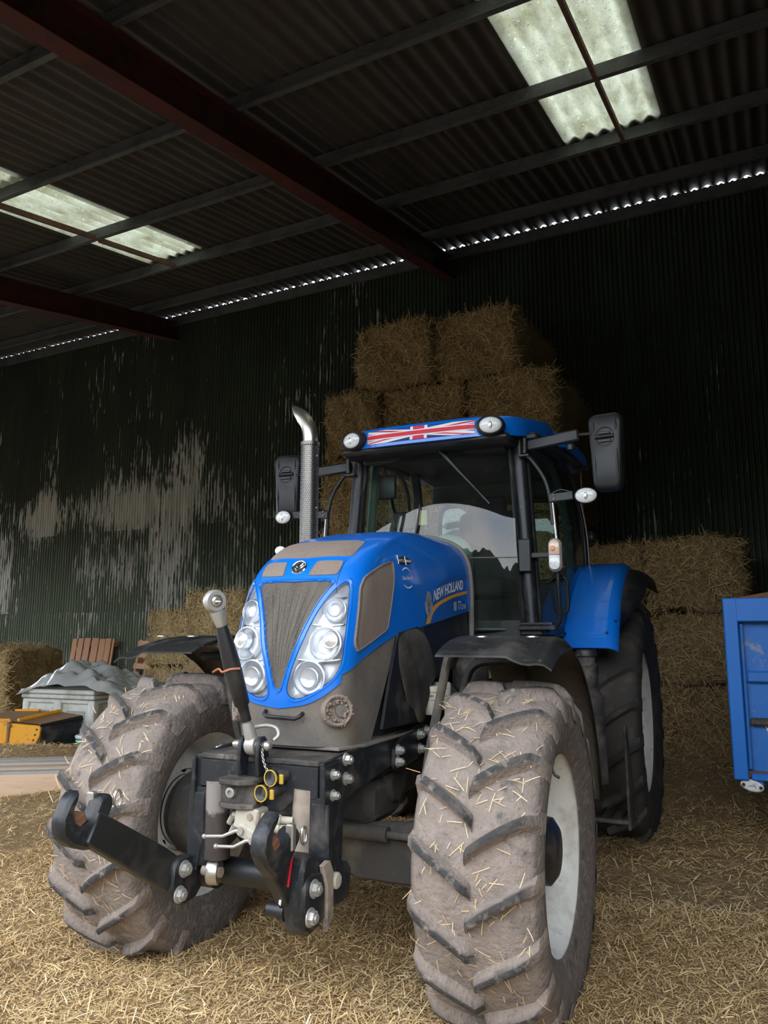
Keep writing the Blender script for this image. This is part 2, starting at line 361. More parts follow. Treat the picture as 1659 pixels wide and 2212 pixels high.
def skylight_material():
    m = bpy.data.materials.new('translucent_roof_sheet'); m.use_nodes = True; nt = m.node_tree; nt.nodes.clear()
    out = _n(nt, 'ShaderNodeOutputMaterial'); tr = _n(nt, 'ShaderNodeBsdfTranslucent'); df = _n(nt, 'ShaderNodeBsdfDiffuse'); ad = _n(nt, 'ShaderNodeMixShader')
    ad.inputs[0].default_value = .25
    c = mixc(nt, noise_mask(nt, 4, .4, .75, coord='World', stretch=(1, .5, 1)), (.56, .57, .49), (.36, .355, .26))
    c = mixc(nt, noise_mask(nt, 55, .60, .68, coord='World'), c, (.10, .10, .08))
    c = mixc(nt, noise_mask(nt, 22, .64, .7, coord='World', offs=5), c, (.8, .8, .74))
    nt.links.new(c, tr.inputs['Color']); df.inputs['Color'].default_value = (.3, .3, .27, 1)
    nt.links.new(tr.outputs[0], ad.inputs[1]); nt.links.new(df.outputs[0], ad.inputs[2]); nt.links.new(ad.outputs[0], out.inputs['Surface'])
    return m
M['skylight'] = skylight_material()
M['yard'] = pm('pale_concrete_yard', (.17, .155, .14), .9, layers=[((.11, .10, .085), .6, .4, .7)])

def corr_sheet(w, l, pitch, amp, seg=8, thick=.004):
    """corrugated sheet, width along x, length along y, centred on its length"""
    mb = MB(); n = int(round(w/pitch*seg))
    def f(top):
        return lambda a, b: (a*w, (b-.5)*l, amp*math.cos(2*math.pi*a*w/pitch)+(thick if top else 0))
    mb.grid(f(False), n, 1); mb.grid(f(True), n, 1)
    k = n+1
    for j in (0, 1):
        for i in range(n):
            a = j*k+i; mb.f.append((a, a+1, 2*k+a+1, 2*k+a)); mb.mi.append(0)
    return mb
def empty_struct(name):
    o = bpy.data.objects.new(name, None); COL.objects.link(o); o.rotation_euler.z = -PH; o['kind'] = 'structure'; return o

# back wall: three courses of corrugated iron sheets
wall = empty_struct('wall_back')
CW = .0762; SW = 9*CW
courses = ((-.05, 1.98), (1.90, 3.78), (3.70, 6.02), (5.94, zr(DW)-.034))
for k, (z0, z1) in enumerate(courses):
    mb = corr_sheet(SW+CW*.6, z1-z0, CW, .0165, 8, .0015)
    base = obj('sheet', mb, M['wall'], wall, smooth=60); first = True
    u = U0
    while u < U1:
        o = base if first else base.copy()
        if not first: COL.objects.link(o); o.parent = wall
        first = False
        o.location = (u, DW+.012*(k % 2)+rnd.uniform(-.003, .003)+.004*(int(u*10) % 2), (z0+z1)/2)
        o.rotation_euler = (math.radians(90), 0, rnd.uniform(-.003, .003))
        u += SW
# rails behind the sheets keep the courses together
for zz in (1.94, 3.74, 5.98):
    obj('sheeting_rail', MB().box(((U0+U1)/2, DW+.07, zz), (U1-U0, .05, .12)), M['purlin'], wall)

def side_wall(name, u, lo):
    w = empty_struct(name); n = int((DW-V0)/CW*2)
    mb = MB(); v0, v1 = V0, DW
    N = int((v1-v0)/CW)*4
    mb.grid(lambda a, b: (u+.0095*math.cos(a*N*math.pi/2), v0+(v1-v0)*a, lo+b*(zr(v0+(v1-v0)*a)-.02-lo)), N, 1)
    obj('cladding', mb, M['wall'], w, smooth=60); return w
side_wall('wall_left', U0, 4.5); side_wall('wall_right', U1, -.05)   # the left end is open below its sheeting

# roof: fibre cement sheets in rows, translucent ones in two bays
ceil = empty_struct('ceiling')
RW = 1.185; RP = RW/6.5
rows = ((5.88, DW+.055), (2.53, 6.03), (-.82, 2.68), (V0-.25, -.67))
tilt0 = math.atan(SL)
nwin = 0
for k, (v0, v1) in enumerate(rows):
    L = math.hypot(v1-v0, SL*(v1-v0))
    mb = corr_sheet(RW+RP*.45, L, RP, .026, 8, .007); vm = (v0+v1)/2
    base = obj('roof_sheet', mb, M['roofsheet'], ceil, smooth=60); used = False
    skyme = base.data.copy(); skyme.materials.clear(); skyme.materials.append(M['skylight'])
    i = -14
    while -.21+i*RW < U1:
        u = -.21+i*RW; sky = i in (0, -6) and k in (1, 2)
        if sky:
            nwin += 1
            o = bpy.data.objects.new('window_%d' % nwin, skyme); COL.objects.link(o); o['kind'] = 'structure'
            o.location = (*B2W(u, vm), zr(vm)); o.rotation_euler = Matrix.Rotation(-PH, 3, 'Z').to_4x4().to_euler()
            R = Matrix.Rotation(-PH, 3, 'Z') @ Matrix.Rotation(tilt0-.010, 3, 'X'); o.rotation_euler = R.to_euler()
        else:
            if not used: o = base; used = True
            else: o = base.copy(); COL.objects.link(o); o.parent = ceil
            o.location = (u, vm, zr(vm)+.003*(i % 2)); o.rotation_euler = (tilt0-.010, 0, 0)
        i += 1
# purlins (cold rolled zed sections)
PV = [7.62-1.668*k for k in range(6)]
zed = [(-.03, .095), (.045, .095), (.045, .080), (-.015, .080), (-.015, -.095), (-.075, -.095), (-.075, -.072), (-.065, -.072), (-.065, -.083), (-.03, -.083)]
for v in PV:
    mb = MB().prism(zed, ((U0+U1)/2, v+.05, zr(v)-.125), (0, 1, 0), (0, 0, 1), U1-U0)
    obj('purlin', mb, M['purlin'], ceil, smooth=0)
obj('eaves_purlin', MB().box(((U0+U1)/2, DW-.07, zr(DW)-.20), (U1-U0, .06, .18)), M['purlin'], ceil, smooth=0)
# portal rafters (I beams)
for u in (-15.4, -9.15, -2.9, 3.4, 9.7):
    h, w, t = .40, .20, .014
    ib = [(-w/2, -h/2), (w/2, -h/2), (w/2, -h/2+t), (t/2, -h/2+t), (t/2, h/2-t), (w/2, h/2-t), (w/2, h/2), (-w/2, h/2), (-w/2, h/2-t), (-t/2, h/2-t), (-t/2, -h/2+t), (-w/2, -h/2+t)]
    vm = (V0+DW)/2; L = (DW-V0)/math.cos(tilt0)
    d = V3((0, math.cos(tilt0), math.sin(tilt0))); upv = V3((0, -math.sin(tilt0), math.cos(tilt0)))
    mb = MB().prism(ib, V3((u, vm, zr(vm)-.22-.2)), (1, 0, 0), upv, L)
    obj('rafter', mb, M['rafter'], ceil, smooth=0)
# sag bars under the translucent sheets
for u in (.56, -6.7):
    for v0, v1 in zip(PV[1:4], PV[2:5]):
        obj('sag_bar', MB().bar((u, v0-.02, zr(v0)-.19), (u, v1+.06, zr(v1)-.19), .045, .07), M['sag'], ceil, smooth=0)

# ground slab and yard outside
fl = MB().add([(-60, -60, 0), (60, -60, 0), (60, 30, 0), (-60, 30, 0)], [(0, 1, 2, 3)])
struct(obj('floor', fl, M['yard'], smooth=0))

# open front: unseen header and posts, added to shape daylight and windscreen reflection
HEAD = 4.5
wf = empty_struct('wall_front_added')
N = int((U1-U0)/CW)*2
obj('added_header_cladding', MB().grid(lambda a, b: (U0+(U1-U0)*a, V0+.0095*math.cos(a*N*math.pi), HEAD+b*(zr(V0)-.02-HEAD)), N, 1), M['wall'], wf, smooth=60)
obj('header_rail', MB().box(((U0+U1)/2, V0+.06, HEAD+.05), (U1-U0, .08, .18)), M['purlin'], wf, smooth=0)
obj('shading_front_cladding', MB().grid(lambda a, b: (3.5+(U1-3.5)*a, V0+.0095*math.cos(a*196*math.pi), -.05+b*(HEAD+.05)), 196, 1), M['wall'], wf, smooth=60)   # right-hand bay closed to the floor, added to darken that side
for u in (-15.4, -9.15, -2.9, 3.4, 9.7):
    obj('post', MB().box((u, V0+.12, HEAD/2+.05), (.16, .18, HEAD+.1), bev=.01), M['rafter'], wf, smooth=0)
# added, unseen hedgerow that gives the windscreen a dark skyline to reflect
M['added_hedge'] = pm('added_hedge_leaves', (.025, .035, .016), .9, layers=[((.05, .065, .03), 3, .45, .7)], bump=(6, 1.0, .3))
def added_hedge_pt(a, b):
    x = -45+90*a; t = b*math.pi; h = 6.4+.9*math.sin(x*.31)+.5*math.sin(x*.83+1); w = 2.2+.4*math.sin(x*1.7)
    return (x, -24+w*-math.cos(t)+.4*math.sin(x*2.3+b*7), max(0, h*math.sin(t)**.6+.25*math.sin(x*3.1+b*11)) if 0 < b < 1 else 0.)
struct(obj('added_hedge', MB().grid(added_hedge_pt, 180, 14), M['added_hedge'], smooth=60))
# ================================================================== THE TRACTOR
# tractor frame: +x its left side, -y forward, z up; origin on the floor below the front axle
TR = thing('tractor', 'large blue farm tractor with muddy tyres and a front linkage parked on straw', 'tractor')
def part(name, mb, mats, parent=None, **k): return obj(name, mb, mats, parent or TR, **k)

def interp(x, pts):
    if x <= pts[0][0]: return pts[0][1]
    for (a, b), (c, d) in zip(pts, pts[1:]):
        if x <= c: return b+(d-b)*(x-a)/(c-a)
    return pts[-1][1]
def sm(x, pts):
    n = len(pts)
    if x <= pts[0][0]: return pts[0][1]
    if x >= pts[-1][0]: return pts[-1][1]
    i = 0
    while x > pts[i+1][0]: i += 1
    def sl(j):
        if j == 0 or j == n-1:
            k = 0 if j == 0 else n-2
            return (pts[k+1][1]-pts[k][1])/(pts[k+1][0]-pts[k][0])
        a = (pts[j][1]-pts[j-1][1])/(pts[j][0]-pts[j-1][0]); b = (pts[j+1][1]-pts[j][1])/(pts[j+1][0]-pts[j][0])
        return 0 if a*b <= 0 else 2*a*b/(a+b)
    h = pts[i+1][0]-pts[i][0]; t = (x-pts[i][0])/h
    return (2*t**3-3*t*t+1)*pts[i][1]+(t**3-2*t*t+t)*h*sl(i)+(-2*t**3+3*t*t)*pts[i+1][1]+(t**3-t*t)*h*sl(i+1)
# --- bonnet surface: half outlines at each height
YF = [(1.06, -.425), (1.22, -.462), (1.30, -.474), (1.45, -.462), (1.6, -.418), (1.75, -.358), (1.82, -.312), (1.9, -.21), (1.955, -.09), (2.03, .2), (2.06, .4), (2.09, .7), (2.105, .95), (2.112, 1.08)]
WF = [(1.06, .272), (1.3, .285), (1.6, .295), (1.75, .292), (1.85, .28), (1.95, .262), (2.03, .235), (2.06, .20), (2.09, .13), (2.105, .06), (2.112, .004)]
WR = [(1.06, .31), (1.5, .325), (1.75, .328), (1.9, .318), (1.97, .297), (2.03, .255), (2.06, .21), (2.09, .135), (2.105, .065), (2.112, .005)]
DD = [(1.06, .17), (1.6, .18), (1.8, .2), (1.95, .22), (2.03, .2), (2.09, .15), (2.112, .02)]
YR = 1.09
def sect(t, z, yr=None):
    yr = YR if yr is None else yr
    yf = sm(z, YF); wf = sm(z, WF); wr = sm(z, WR); d = min(sm(z, DD), YR-yf-.005)
    if t <= .5:
        p = t*math.pi; e = 2/2.9
        return (wf*math.sin(p)**e if p > 0 else 0., yf+d*(1-max(0, math.cos(p))**e))
    y0 = yf+d; y = y0+(yr-y0)*(t-.5)*2; s = (y-y0)/(YR-y0)
    return (wf+(wr-wf)*(1-(1-s)**1.6), y)
ZBX = [(0, 1.225), (.12, 1.243), (.2, 1.277), (.25, 1.318), (.285, 1.355)]
ZBY = [(-.42, 1.355), (-.28, 1.42), (.065, 1.528), (.39, 1.572), (1.09, 1.665)]
def zblue(t):
    x, y = sect(t, 1.4)
    return sm(x, ZBX) if t <= .5 and y < -.40 else sm(y, ZBY)
def bonnet_grid(NT=120, NZ=150):
    V = []; F = []
    for sg in (1, -1):
        b = len(V)
        for j in range(NZ+1):
            for i in range(NT+1):
                t = i/NT; z0 = zblue(t); s = 1-(1-j/NZ)**1.6; z = z0+(2.112-z0)*s
                x, y = sect(t, z); V.append((sg*x, y, z))
        for j in range(NZ):
            for i in range(NT):
                a = b+j*(NT+1)+i; q = (a, a+1, a+NT+2, a+NT+1); F.append(q if sg > 0 else q[::-1])
    return V, F
BV, BF = bonnet_grid()
def full_surface():
    V = []; F = []
    NT, NZ = 90, 130
    for sg in (1, -1):
        b = len(V)
        for j in range(NZ+1):
            z = 1.06+(2.112-1.06)*(1-(1-j/NZ)**1.7)
            for i in range(NT+1): x, y = sect(i/NT, z); V.append((sg*x, y, z))
        for j in range(NZ):
            for i in range(NT):
                a = b+j*(NT+1)+i; q = (a, a+1, a+NT+2, a+NT+1); F.append(q if sg > 0 else q[::-1])
    return BVHTree.FromPolygons(V, F)
HB = full_surface()
def onhood(p, view, sx=1):
    """point of the bonnet surface below a 2D point of a front (x,z), side (y,z) or top (x,y) elevation, and its outward normal"""
    if view == 'front': o, d = V3((p[0], -2, p[1])), V3((0, 1, 0))
    elif view == 'side': o, d = V3((2*sx, p[0], p[1])), V3((-sx, 0, 0))
    else: o, d = V3((p[0], p[1], 4)), V3((0, 0, -1))
    h = HB.ray_cast(o, d)
    if h[0] is None:
        h = HB.find_nearest(o+d*2)
    n = h[1]
    if n.dot(d) > 0: n = -n
    return h[0], n
def patch(outline, view, offs, sx=1, rings=None, mirror=False, mb=None, c=None):
    """rings of the outline shrunk to its centre and laid on the bonnet; offs: list of (scale, offset)"""
    mb = mb or MB(); n = len(outline)
    if mirror: outline = [(-x, y) for x, y in outline][::-1]
    if c is None: c = (sum(p[0] for p in outline)/n, sum(p[1] for p in outline)/n)
    elif mirror: c = (-c[0], c[1])
    vs = []; fs = []
    for s, of in offs:
        for p in outline:
            q = (c[0]+(p[0]-c[0])*s, c[1]+(p[1]-c[1])*s); P, N = onhood(q, view, sx); vs.append(P+N*of)
    for r in range(len(offs)-1):
        for i in range(n): fs.append((r*n+i, r*n+(i+1) % n, (r+1)*n+(i+1) % n, (r+1)*n+i))
    if offs[-1][0] > 0.02: fs.append(tuple((len(offs)-1)*n+i for i in range(n)))
    mb.add(vs, fs); return mb
def inpoly(p, poly):
    x, y = p; r = False; n = len(poly)
    for i in range(n):
        x1, y1 = poly[i]; x2, y2 = poly[(i+1) % n]
        if (y1 > y) != (y2 > y) and x < (x2-x1)*(y-y1)/(y2-y1)+x1: r = not r
    return r
# outlines, measured in elevations
G_half = [(0, 1.296), (.016, 1.306), (.026, 1.33), (.05, 1.41), (.077, 1.49), (.104, 1.575), (.138, 1.66), (.172, 1.72), (.187, 1.742), (.182, 1.756), (.165, 1.761), (.08, 1.762)]
GR = spl2(G_half+[(-x, y) for x, y in G_half[1:]][::-1], 3)
HL = spl2([(.249, 1.745), (.238, 1.755), (.221, 1.744), (.194, 1.711), (.161, 1.655), (.131, 1.588), (.101, 1.495), (.067, 1.399), (.047, 1.328), (.046, 1.290), (.068, 1.266), (.114, 1.269), (.184, 1.303), (.229, 1.340), (.257, 1.387), (.266, 1.44), (.267, 1.546), (.260, 1.687)], 3)
hlc = (.165, 1.46)
# bonnet shell with openings for the grille and the lamps
holes = [[(GRx*.985, 1.5+(z-1.5)*.985) for GRx, z in GR]]
hl_in = [(hlc[0]+(x-hlc[0])*.98, hlc[1]+(z-hlc[1])*.98) for x, z in HL]
holes += [hl_in, [(-x, z) for x, z in hl_in]]
keep = []
for f in BF:
    c = sum((V3(BV[i]) for i in f), V3())/4
    if c.y < -.2 and c.z < 1.78 and any(inpoly((c.x, c.z), h) for h in holes): continue
    keep.append(f)
mb = MB(); mb.add(BV, keep)
bonnet = part('bonnet', mb, M['blue'], smooth=60)
# raised rim round the openings and lower edge
mb = MB()
patch(GR, 'front', [(1.035, .0005), (1.03, .004), (1.0, .005), (.975, -.004), (.96, -.02)], mb=mb, c=(0, 1.56))
mb.f.pop(); mb.mi.pop()
obj('grille_surround', mb, M['blue'], bonnet, smooth=50)
gr = patch(GR, 'front', [(1.0, -.008), (.9, -.008), (.75, -.009), (.6, -.01), (.45, -.01), (.3, -.01), (.15, -.01), (.01, -.01)], c=(0, 1.56))
grille = obj('grille', gr, M['grille'], bonnet, smooth=60)
rb = MB()
for fx in (-.62, -.38, -.16, .04, .24, .46, .68):      # pressed pleats fanning from the tip of the grille
    pts = []
    for k in range(9):
        z = 1.33+(1.745-1.33)*k/8; w = interp(z, [(1.296, .012), (1.33, .026), (1.49, .077), (1.66, .138), (1.742, .187)])
        P, N = onhood((fx*w, z), 'front'); pts.append(P-N*.009)
    rb.tube(pts, .0016, 5)
obj('pleat', rb, M['grille'], grille, smooth=60)
for mir in (False, True):
    mb = patch(HL, 'front', [(1.05, .0005), (1.04, .004), (1.0, .004), (.975, -.003)], mirror=mir, c=hlc); mb.f.pop(); mb.mi.pop()
    obj('lamp_surround', mb, M['blue'], bonnet, smooth=50)
    sg = -1 if mir else 1
    hb = patch(HL, 'front', [(.99, .0), (.985, -.03), (.9, -.045), (.6, -.05), (.3, -.05), (.01, -.05)], mirror=mir, c=hlc)
    hl = obj('headlight', hb, M['lampback'], TR, smooth=40)
    # three bowls: top round, middle big projector, low fog bowl
    for (cx, cz, r, depth) in ((.212, 1.632, .046, .03), (.196, 1.492, .066, .045), (.140, 1.352, .066, .03)):
        P, N = onhood((sg*cx, cz), 'front'); N = (N+V3((0, -1.2, 0))).normalized(); P = P-N*.012
        bw = MB()
        bw.lathe([(r*1.08, -.02), (r*1.08, .004), (r, .006), (r*.97, -.002), (r*.8, -depth*.55), (r*.45, -depth*.95), (r*.2, -depth)], P, N, 28)
        bowl = obj('reflector', bw, M['refl'], hl, smooth=50)
        bu = MB(); rr = .55 if r > .06 else .62
        if cz > 1.45 and cz < 1.55:
            Q = P+V3((.024*sg, 0, .012)); bu.lathe([(r*.5, -.03), (r*.56, .004), (r*.5, .008), (r*.47, .002), (r*.3, .010), (0.001, .016)], Q, N, 24)
        else:
            Q = P+N*.002; bu.lathe([(r*.62, -.012), (r*.64, .002), (r*.58, .004), (r*.4, -.004), (.001, -.002)], Q, N, 22)
        obj('projector', bu, M['lens'] if 0 else M['refl'], hl, smooth=50)
    # curved chrome ribs between the chambers
    for z0, x0, x1 in ((1.572, .13, .262), (1.425, .085, .262)):
        rb = MB(); pts = []
        for k in range(9):
            x = x0+(x1-x0)*k/8; P, N = onhood((sg*x, z0-.006*math.sin(k/8*math.pi)), 'front'); pts.append(P-N*.015)
        rb.tube(pts, .006, 6)
        obj('lamp_rib', rb, M['chrome'], hl, smooth=60)
    dk = patch([(.249, 1.742), (.238, 1.751), (.221, 1.74), (.197, 1.708), (.178, 1.68), (.21, 1.69), (.256, 1.692)], 'front', [(1.0, -.02), (.01, -.02)], mirror=mir)
    obj('dark_corner', dk, M['lampdark'], hl, smooth=60)
    ln = patch(HL, 'front', [(.995, .0005), (.95, .003), (.7, .004), (.4, .004), (.01, .004)], mirror=mir, c=hlc)
    obj('lens', ln, M['lens'], hl, smooth=60)
# dusty mesh panels, slightly recessed look with a thin rim
def mesh_panel(name, outline, view, sx=1, mirror=False, m=None, proud=.004):
    mb = patch(outline, view, [(1.0, .0), (.99, proud), (.965, proud), (.955, proud*.7), (.85, proud*.7), (.7, proud*.7), (.55, proud*.7), (.4, proud*.7), (.25, proud*.7), (.12, proud*.7), (.01, proud*.7)], sx=sx, mirror=mirror)
    return obj(name, mb, m or M['dustmesh'], bonnet, smooth=60)
PN = spl2([(.081, 1.845), (.13, 1.847), (.184, 1.845), (.194, 1.838), (.196, 1.81), (.191, 1.787), (.184, 1.782), (.13, 1.78), (.072, 1.78), (.064, 1.785), (.068, 1.81), (.075, 1.838)], 2)
for mir in (False, True): mesh_panel('mesh_panel', PN, 'front', mirror=mir)
TP = spl2([(-.205, -.222), (-.1, -.252), (0, -.262), (.1, -.252), (.205, -.222), (.213, -.16), (.208, -.08), (.19, -.062), (.1, -.075), (0, -.08), (-.1, -.075), (-.19, -.062), (-.208, -.08), (-.213, -.16)], 2)
mb = patch(TP, 'top', [(1.0, .0005), (.99, .004), (.85, .004), (.7, .004), (.55, .004), (.4, .004), (.2, .004), (.01, .004)])
obj('dusty_top_panel', mb, M['dustmesh'], bonnet, smooth=60)
SG = spl2([(.052, 1.862), (.056, 1.845), (.03, 1.75), (-.035, 1.575), (-.05, 1.55), (-.085, 1.533), (-.30, 1.462), (-.325, 1.462), (-.341, 1.485), (-.335, 1.53), (-.285, 1.70), (-.262, 1.745), (-.215, 1.787), (-.064, 1.841), (.035, 1.866)], 3)
for s in (1, -1): mesh_panel('side_grille', SG, 'side', sx=s, proud=.009)
# round leaf badge on the nose
P0, N0 = onhood((0, 1.819), 'front'); N0 = (N0+V3((0, -.25, 0))).normalized()
ex, ey, ez = frame(N0); ex = V3((1, 0, 0)); ey = N0.cross(ex).normalized(); 
if ey.z < 0: ey = -ey
bd = MB().lathe([(.036, -.003), (.037, .004), (.034, .007), (.031, .005), (.001, .005)], P0, N0, 28)
badge = obj('badge', bd, M['chrome'], bonnet, smooth=50)
bk = MB().lathe([(.031, .0055), (.001, .0058)], P0, N0, 28); obj('badge_field', bk, M['ink'], badge)
lf = MB()
def leaf(pts, w): 
    Q = [P0+ex*x+ey*y+N0*.0075 for x, y in pts]; lf.tube(Q, [w*.4, w, w, w*.4], 5, samples=0)
leaf([(-.004, -.028), (-.003, -.01), (.0, .008), (.004, .027)], .0028)
for sgn in (1, -1):
    leaf([(-.004, -.022), (sgn*.010, -.012), (sgn*.019, -.002), (sgn*.026, .006)], .0032)
    leaf([(-.003, -.008), (sgn*.008, .002), (sgn*.015, .012), (sgn*.019, .021)], .0032)
obj('badge_leaf', lf, M['chrome'], badge, smooth=60)

# decals on both bonnet sides ---------------------------------------------------------------
def side_map(vs2, fs, fn, s, off):
    """2D glyph verts (0..1) -> side elevation by fn -> on the bonnet"""
    mb = MB(); out = []
    for a, b in vs2:
        y, z = fn(a, b); P, N = onhood((y, z), 'side', s); out.append(P+N*off)
    mb.add(out, fs); return mb
def side_fill(outline, s, off, rings=(1, .8, .6, .4, .2, .01)):
    return patch(outline, 'side', [(r, off) for r in rings], sx=s)
arc_y = lambda a: .50+.475*a
for s in (1, -1):
    # darker film following the arch of the wheel, lighter band in front of it
    outer = [(.385, 1.574), (.41, 1.64), (.47, 1.705), (.56, 1.77), (.68, 1.82), (.85, 1.855), (1.06, 1.87)]
    low = [(1.06, 1.664), (.8, 1.628), (.56, 1.592)]
    f = side_fill(spl2(outer, 3, False)+low, s, .0012)
    dec = obj('decal_film', f, M['blue_decal'], bonnet, smooth=60)
    top = spl2([(.40, 1.577), (.44, 1.635), (.52, 1.678), (.64, 1.712), (.80, 1.745), (1.03, 1.778)], 4, False)
    bot = spl2([(.46, 1.585), (.50, 1.635), (.58, 1.675), (.68, 1.702), (.82, 1.731), (1.03, 1.760)], 4, False)
    mb = MB(); vs = []
    for (a, b), (c, d) in zip(top, bot):
        for y, z in ((a, b), (c, d)): P, N = onhood((y, z), 'side', s); vs.append(P+N*.0024)
    mb.add(vs, [(2*i, 2*i+1, 2*i+3, 2*i+2) for i in range(len(top)-1)])
    obj('orange_swoosh', mb, M['orange'], dec, smooth=60)
    vs, fs = text_mesh('NEW HOLLAND', 1, offset=.03, res=3, space=.96)
    def fnh(a, b):
        a2 = a if s > 0 else 1-a
        y = .51+.455*a2+.012*(b-.5)*s; z0 = 1.693+.086*math.sin(a2*1.25)/math.sin(1.25); return y, z0+b*(.062-.006*a2)
    obj('lettering', side_map(vs, fs, fnh, s, .003), M['white'], dec, smooth=0)
    vs, fs = text_mesh('T7', 1, offset=.004)
    obj('lettering', side_map(vs, fs, lambda a, b: (.868+.05*(a if s > 0 else 1-a), 1.663+.047*b+.004*a), s, .003), M['white'], dec, smooth=0)
    vs, fs = text_mesh('210', 1, offset=.004)
    obj('lettering', side_map(vs, fs, lambda a, b: (.925+.075*(a if s > 0 else 1-a), 1.668+.028*b+.006*a), s, .003), M['white'], dec, smooth=0)
    obj('label_plate', side_fill([(.80, 1.654), (.80, 1.703), (.845, 1.708), (.845, 1.659)], s, .003), M['grey_film'], dec, smooth=60)
    # leaf emblem
    el = [( .441+.052*math.sin(t)*(1 if math.cos(t) < .2 else .85), 1.68+.066*math.cos(t)) for t in [2*math.pi*i/24 for i in range(24)]]
    lfm = obj('leaf_emblem', side_fill(el, s, .0032), M['silverleaf'], dec, smooth=60)
    vein = MB()
    for p in ([(.441, 1.62), (.441, 1.742)], [(.441, 1.635), (.47, 1.69), (.482, 1.71)], [(.441, 1.635), (.412, 1.69), (.40, 1.71)], [(.441, 1.665), (.458, 1.705), (.466, 1.735)], [(.441, 1.665), (.424, 1.705), (.416, 1.735)]):
        Q = []
        for y, z in spl2(p, 4, False): P, N = onhood((y, z), 'side', s); Q.append(P+N*.0035)
        vein.tube(Q, .0013, 4)
    obj('leaf_vein', vein, M['ink'], lfm)
    # small badge and dealer sticker
    bo = spl2([(.115, 1.862), (.115, 1.885), (.17, 1.898), (.195, 1.905), (.215, 1.90), (.27, 1.893), (.285, 1.884), (.27, 1.874), (.215, 1.868), (.195, 1.858), (.17, 1.86)], 2)
    ab = obj('model_badge', side_fill(bo, s, .003), M['ink'], bonnet, smooth=60)
    vs, fs = text_mesh('AUTO COMMAND', 1, offset=.02)
    obj('lettering', side_map(vs, fs, lambda a, b: (.125+.145*(a if s > 0 else 1-a), 1.871+.014*b+.006*a), s, .0042), M['white'], ab, smooth=0)
    mbk = MB(); 
    for y0 in (.118, .198):
        Q = [onhood((y0, z), 'side', s) for z in (1.860, 1.868, 1.88, 1.892, 1.902)]; mbk.tube([P+N*.004 for P, N in Q], .0026, 5)
    obj('badge_bar', mbk, M['white'], ab)
    vs, fs = text_mesh('Oakes Bros Ltd', 1, offset=.01)
    st = obj('dealer_sticker', side_map(vs, fs, lambda a, b: (.135+.125*(a if s > 0 else 1-a), 1.784+.020*b+.009*a), s, .002), M['white'], bonnet, smooth=0)
    arcs = MB()
    for t0, t1, zc in ((.25, .75, 1.797), (1.25, 1.75, 1.797)):
        up = t0 < 1; Q = []; W = []
        for k in range(13):
            t = math.pi*(t0+(t1-t0)*k/12); P, N = onhood((.198+.062*math.cos(t), zc+.048*math.sin(t)), 'side', s); Q.append(P+N*.0012); W.append(.001+.0032*math.sin(math.pi*k/12))
        arcs.tube(Q, W, 4)
    obj('sticker_arc', arcs, M['white'], st)
# thin panel gap lines on the nose
gp = MB()
for s in (1, -1):
    for pts in ([(.2*s, 1.85), (.2*s, 1.80), (.2*s, 1.745), (.21*s, 1.70)],):
        Q = []
        for x, z in spl2(pts, 5, False): P, N = onhood((x, z), 'front'); Q.append(P+N*.0004)
        gp.tube(Q, .0012, 4)
obj('panel_gap', gp, M['ink'], bonnet)
# rear rubber seal of the bonnet
Q = []
for sg in (1, -1):
    pts = []
    for k in range(26):
        z = 1.45+(2.11-1.45)*(1-(1-k/25)**1.5); x, y = sect(1.0, z); pts.append(V3((sg*(x+.004), YR+.012, z+.004)))
    Q += pts if sg > 0 else pts[::-1]
part('bonnet_seal', MB().tube(Q, .016, 6), M['greytrim'], smooth=60)

# cowl below the bonnet and dusty engine side panels --------------------------------------
NT = 70
def cowl_fn(sg):
    def f(a, b):
        z1 = zblue(min(a*.62, .62))-.002; z = 1.075+(z1-1.075)*b
        yend = -.115+.49*(z-1.139)
        x, y = sect(a, z, yr=yend) if a > .5 else sect(a, z)
        if a > .5:
            y0 = sm(z, YF)+sm(z, DD); yy = y0+(yend-y0)*(a-.5)*2; z1 = sm(yy, ZBY) if yy > -.4 else z1
            z = 1.075+(z1-1.075)*b
            x, y = sect(a, z, yr=-.115+.49*(z-1.139))
        else:
            z1 = zblue(a)-.002; z = 1.075+(z1-1.075)*b; x, y = sect(a, z)
        return (sg*(x-.006), y+.004, z)
    return f
mb = MB(); mb.grid(cowl_fn(1), 60, 14); mb.grid(cowl_fn(-1), 60, 14)
cowl = part('nose_cowl', mb, M['cowl'], smooth=60)
# handle
def hp(x, z, o=0.0):
    P, N = onhood((x, z), 'front'); return P+N*o
hb = MB().tube([hp(-.062, 1.214, -.003), hp(-.058, 1.208, .02), hp(-.04, 1.2, .028), hp(.09, 1.196, .028), hp(.108, 1.203, .02), hp(.112, 1.21, -.003)], .0085, 8)
obj('pull_handle', hb, M['black'], cowl, smooth=60)
# round lamp recess clogged with mud on both sides
for s in (1, -1):
    P = V3((s*.246, -.404, 1.222)); N = V3((s*.72, -.69, .03)).normalized()
    rv = MB().lathe([(.068, -.02), (.066, .006), (.058, .012), (.050, .008), (.046, -.004), (.03, -.006), (.001, -.005)], P, N, 26)
    for k in range(70):
        a = rnd.uniform(0, 6.28); r = rnd.uniform(.03, .066); e1, e2, _ = frame(N)
        rv.ball(P+e1*(r*math.cos(a))+e2*(r*math.sin(a))+N*.006, rnd.uniform(.003, .008), 6)
    vent = obj('lamp_recess', rv, M['dustmesh'], cowl, smooth=60)
    obj('lamp_disc', MB().lathe([(.026, -.01), (.026, .006), (.001, .009)], P+e1*.016*s, N, 18), M['cowl'], vent, smooth=50)
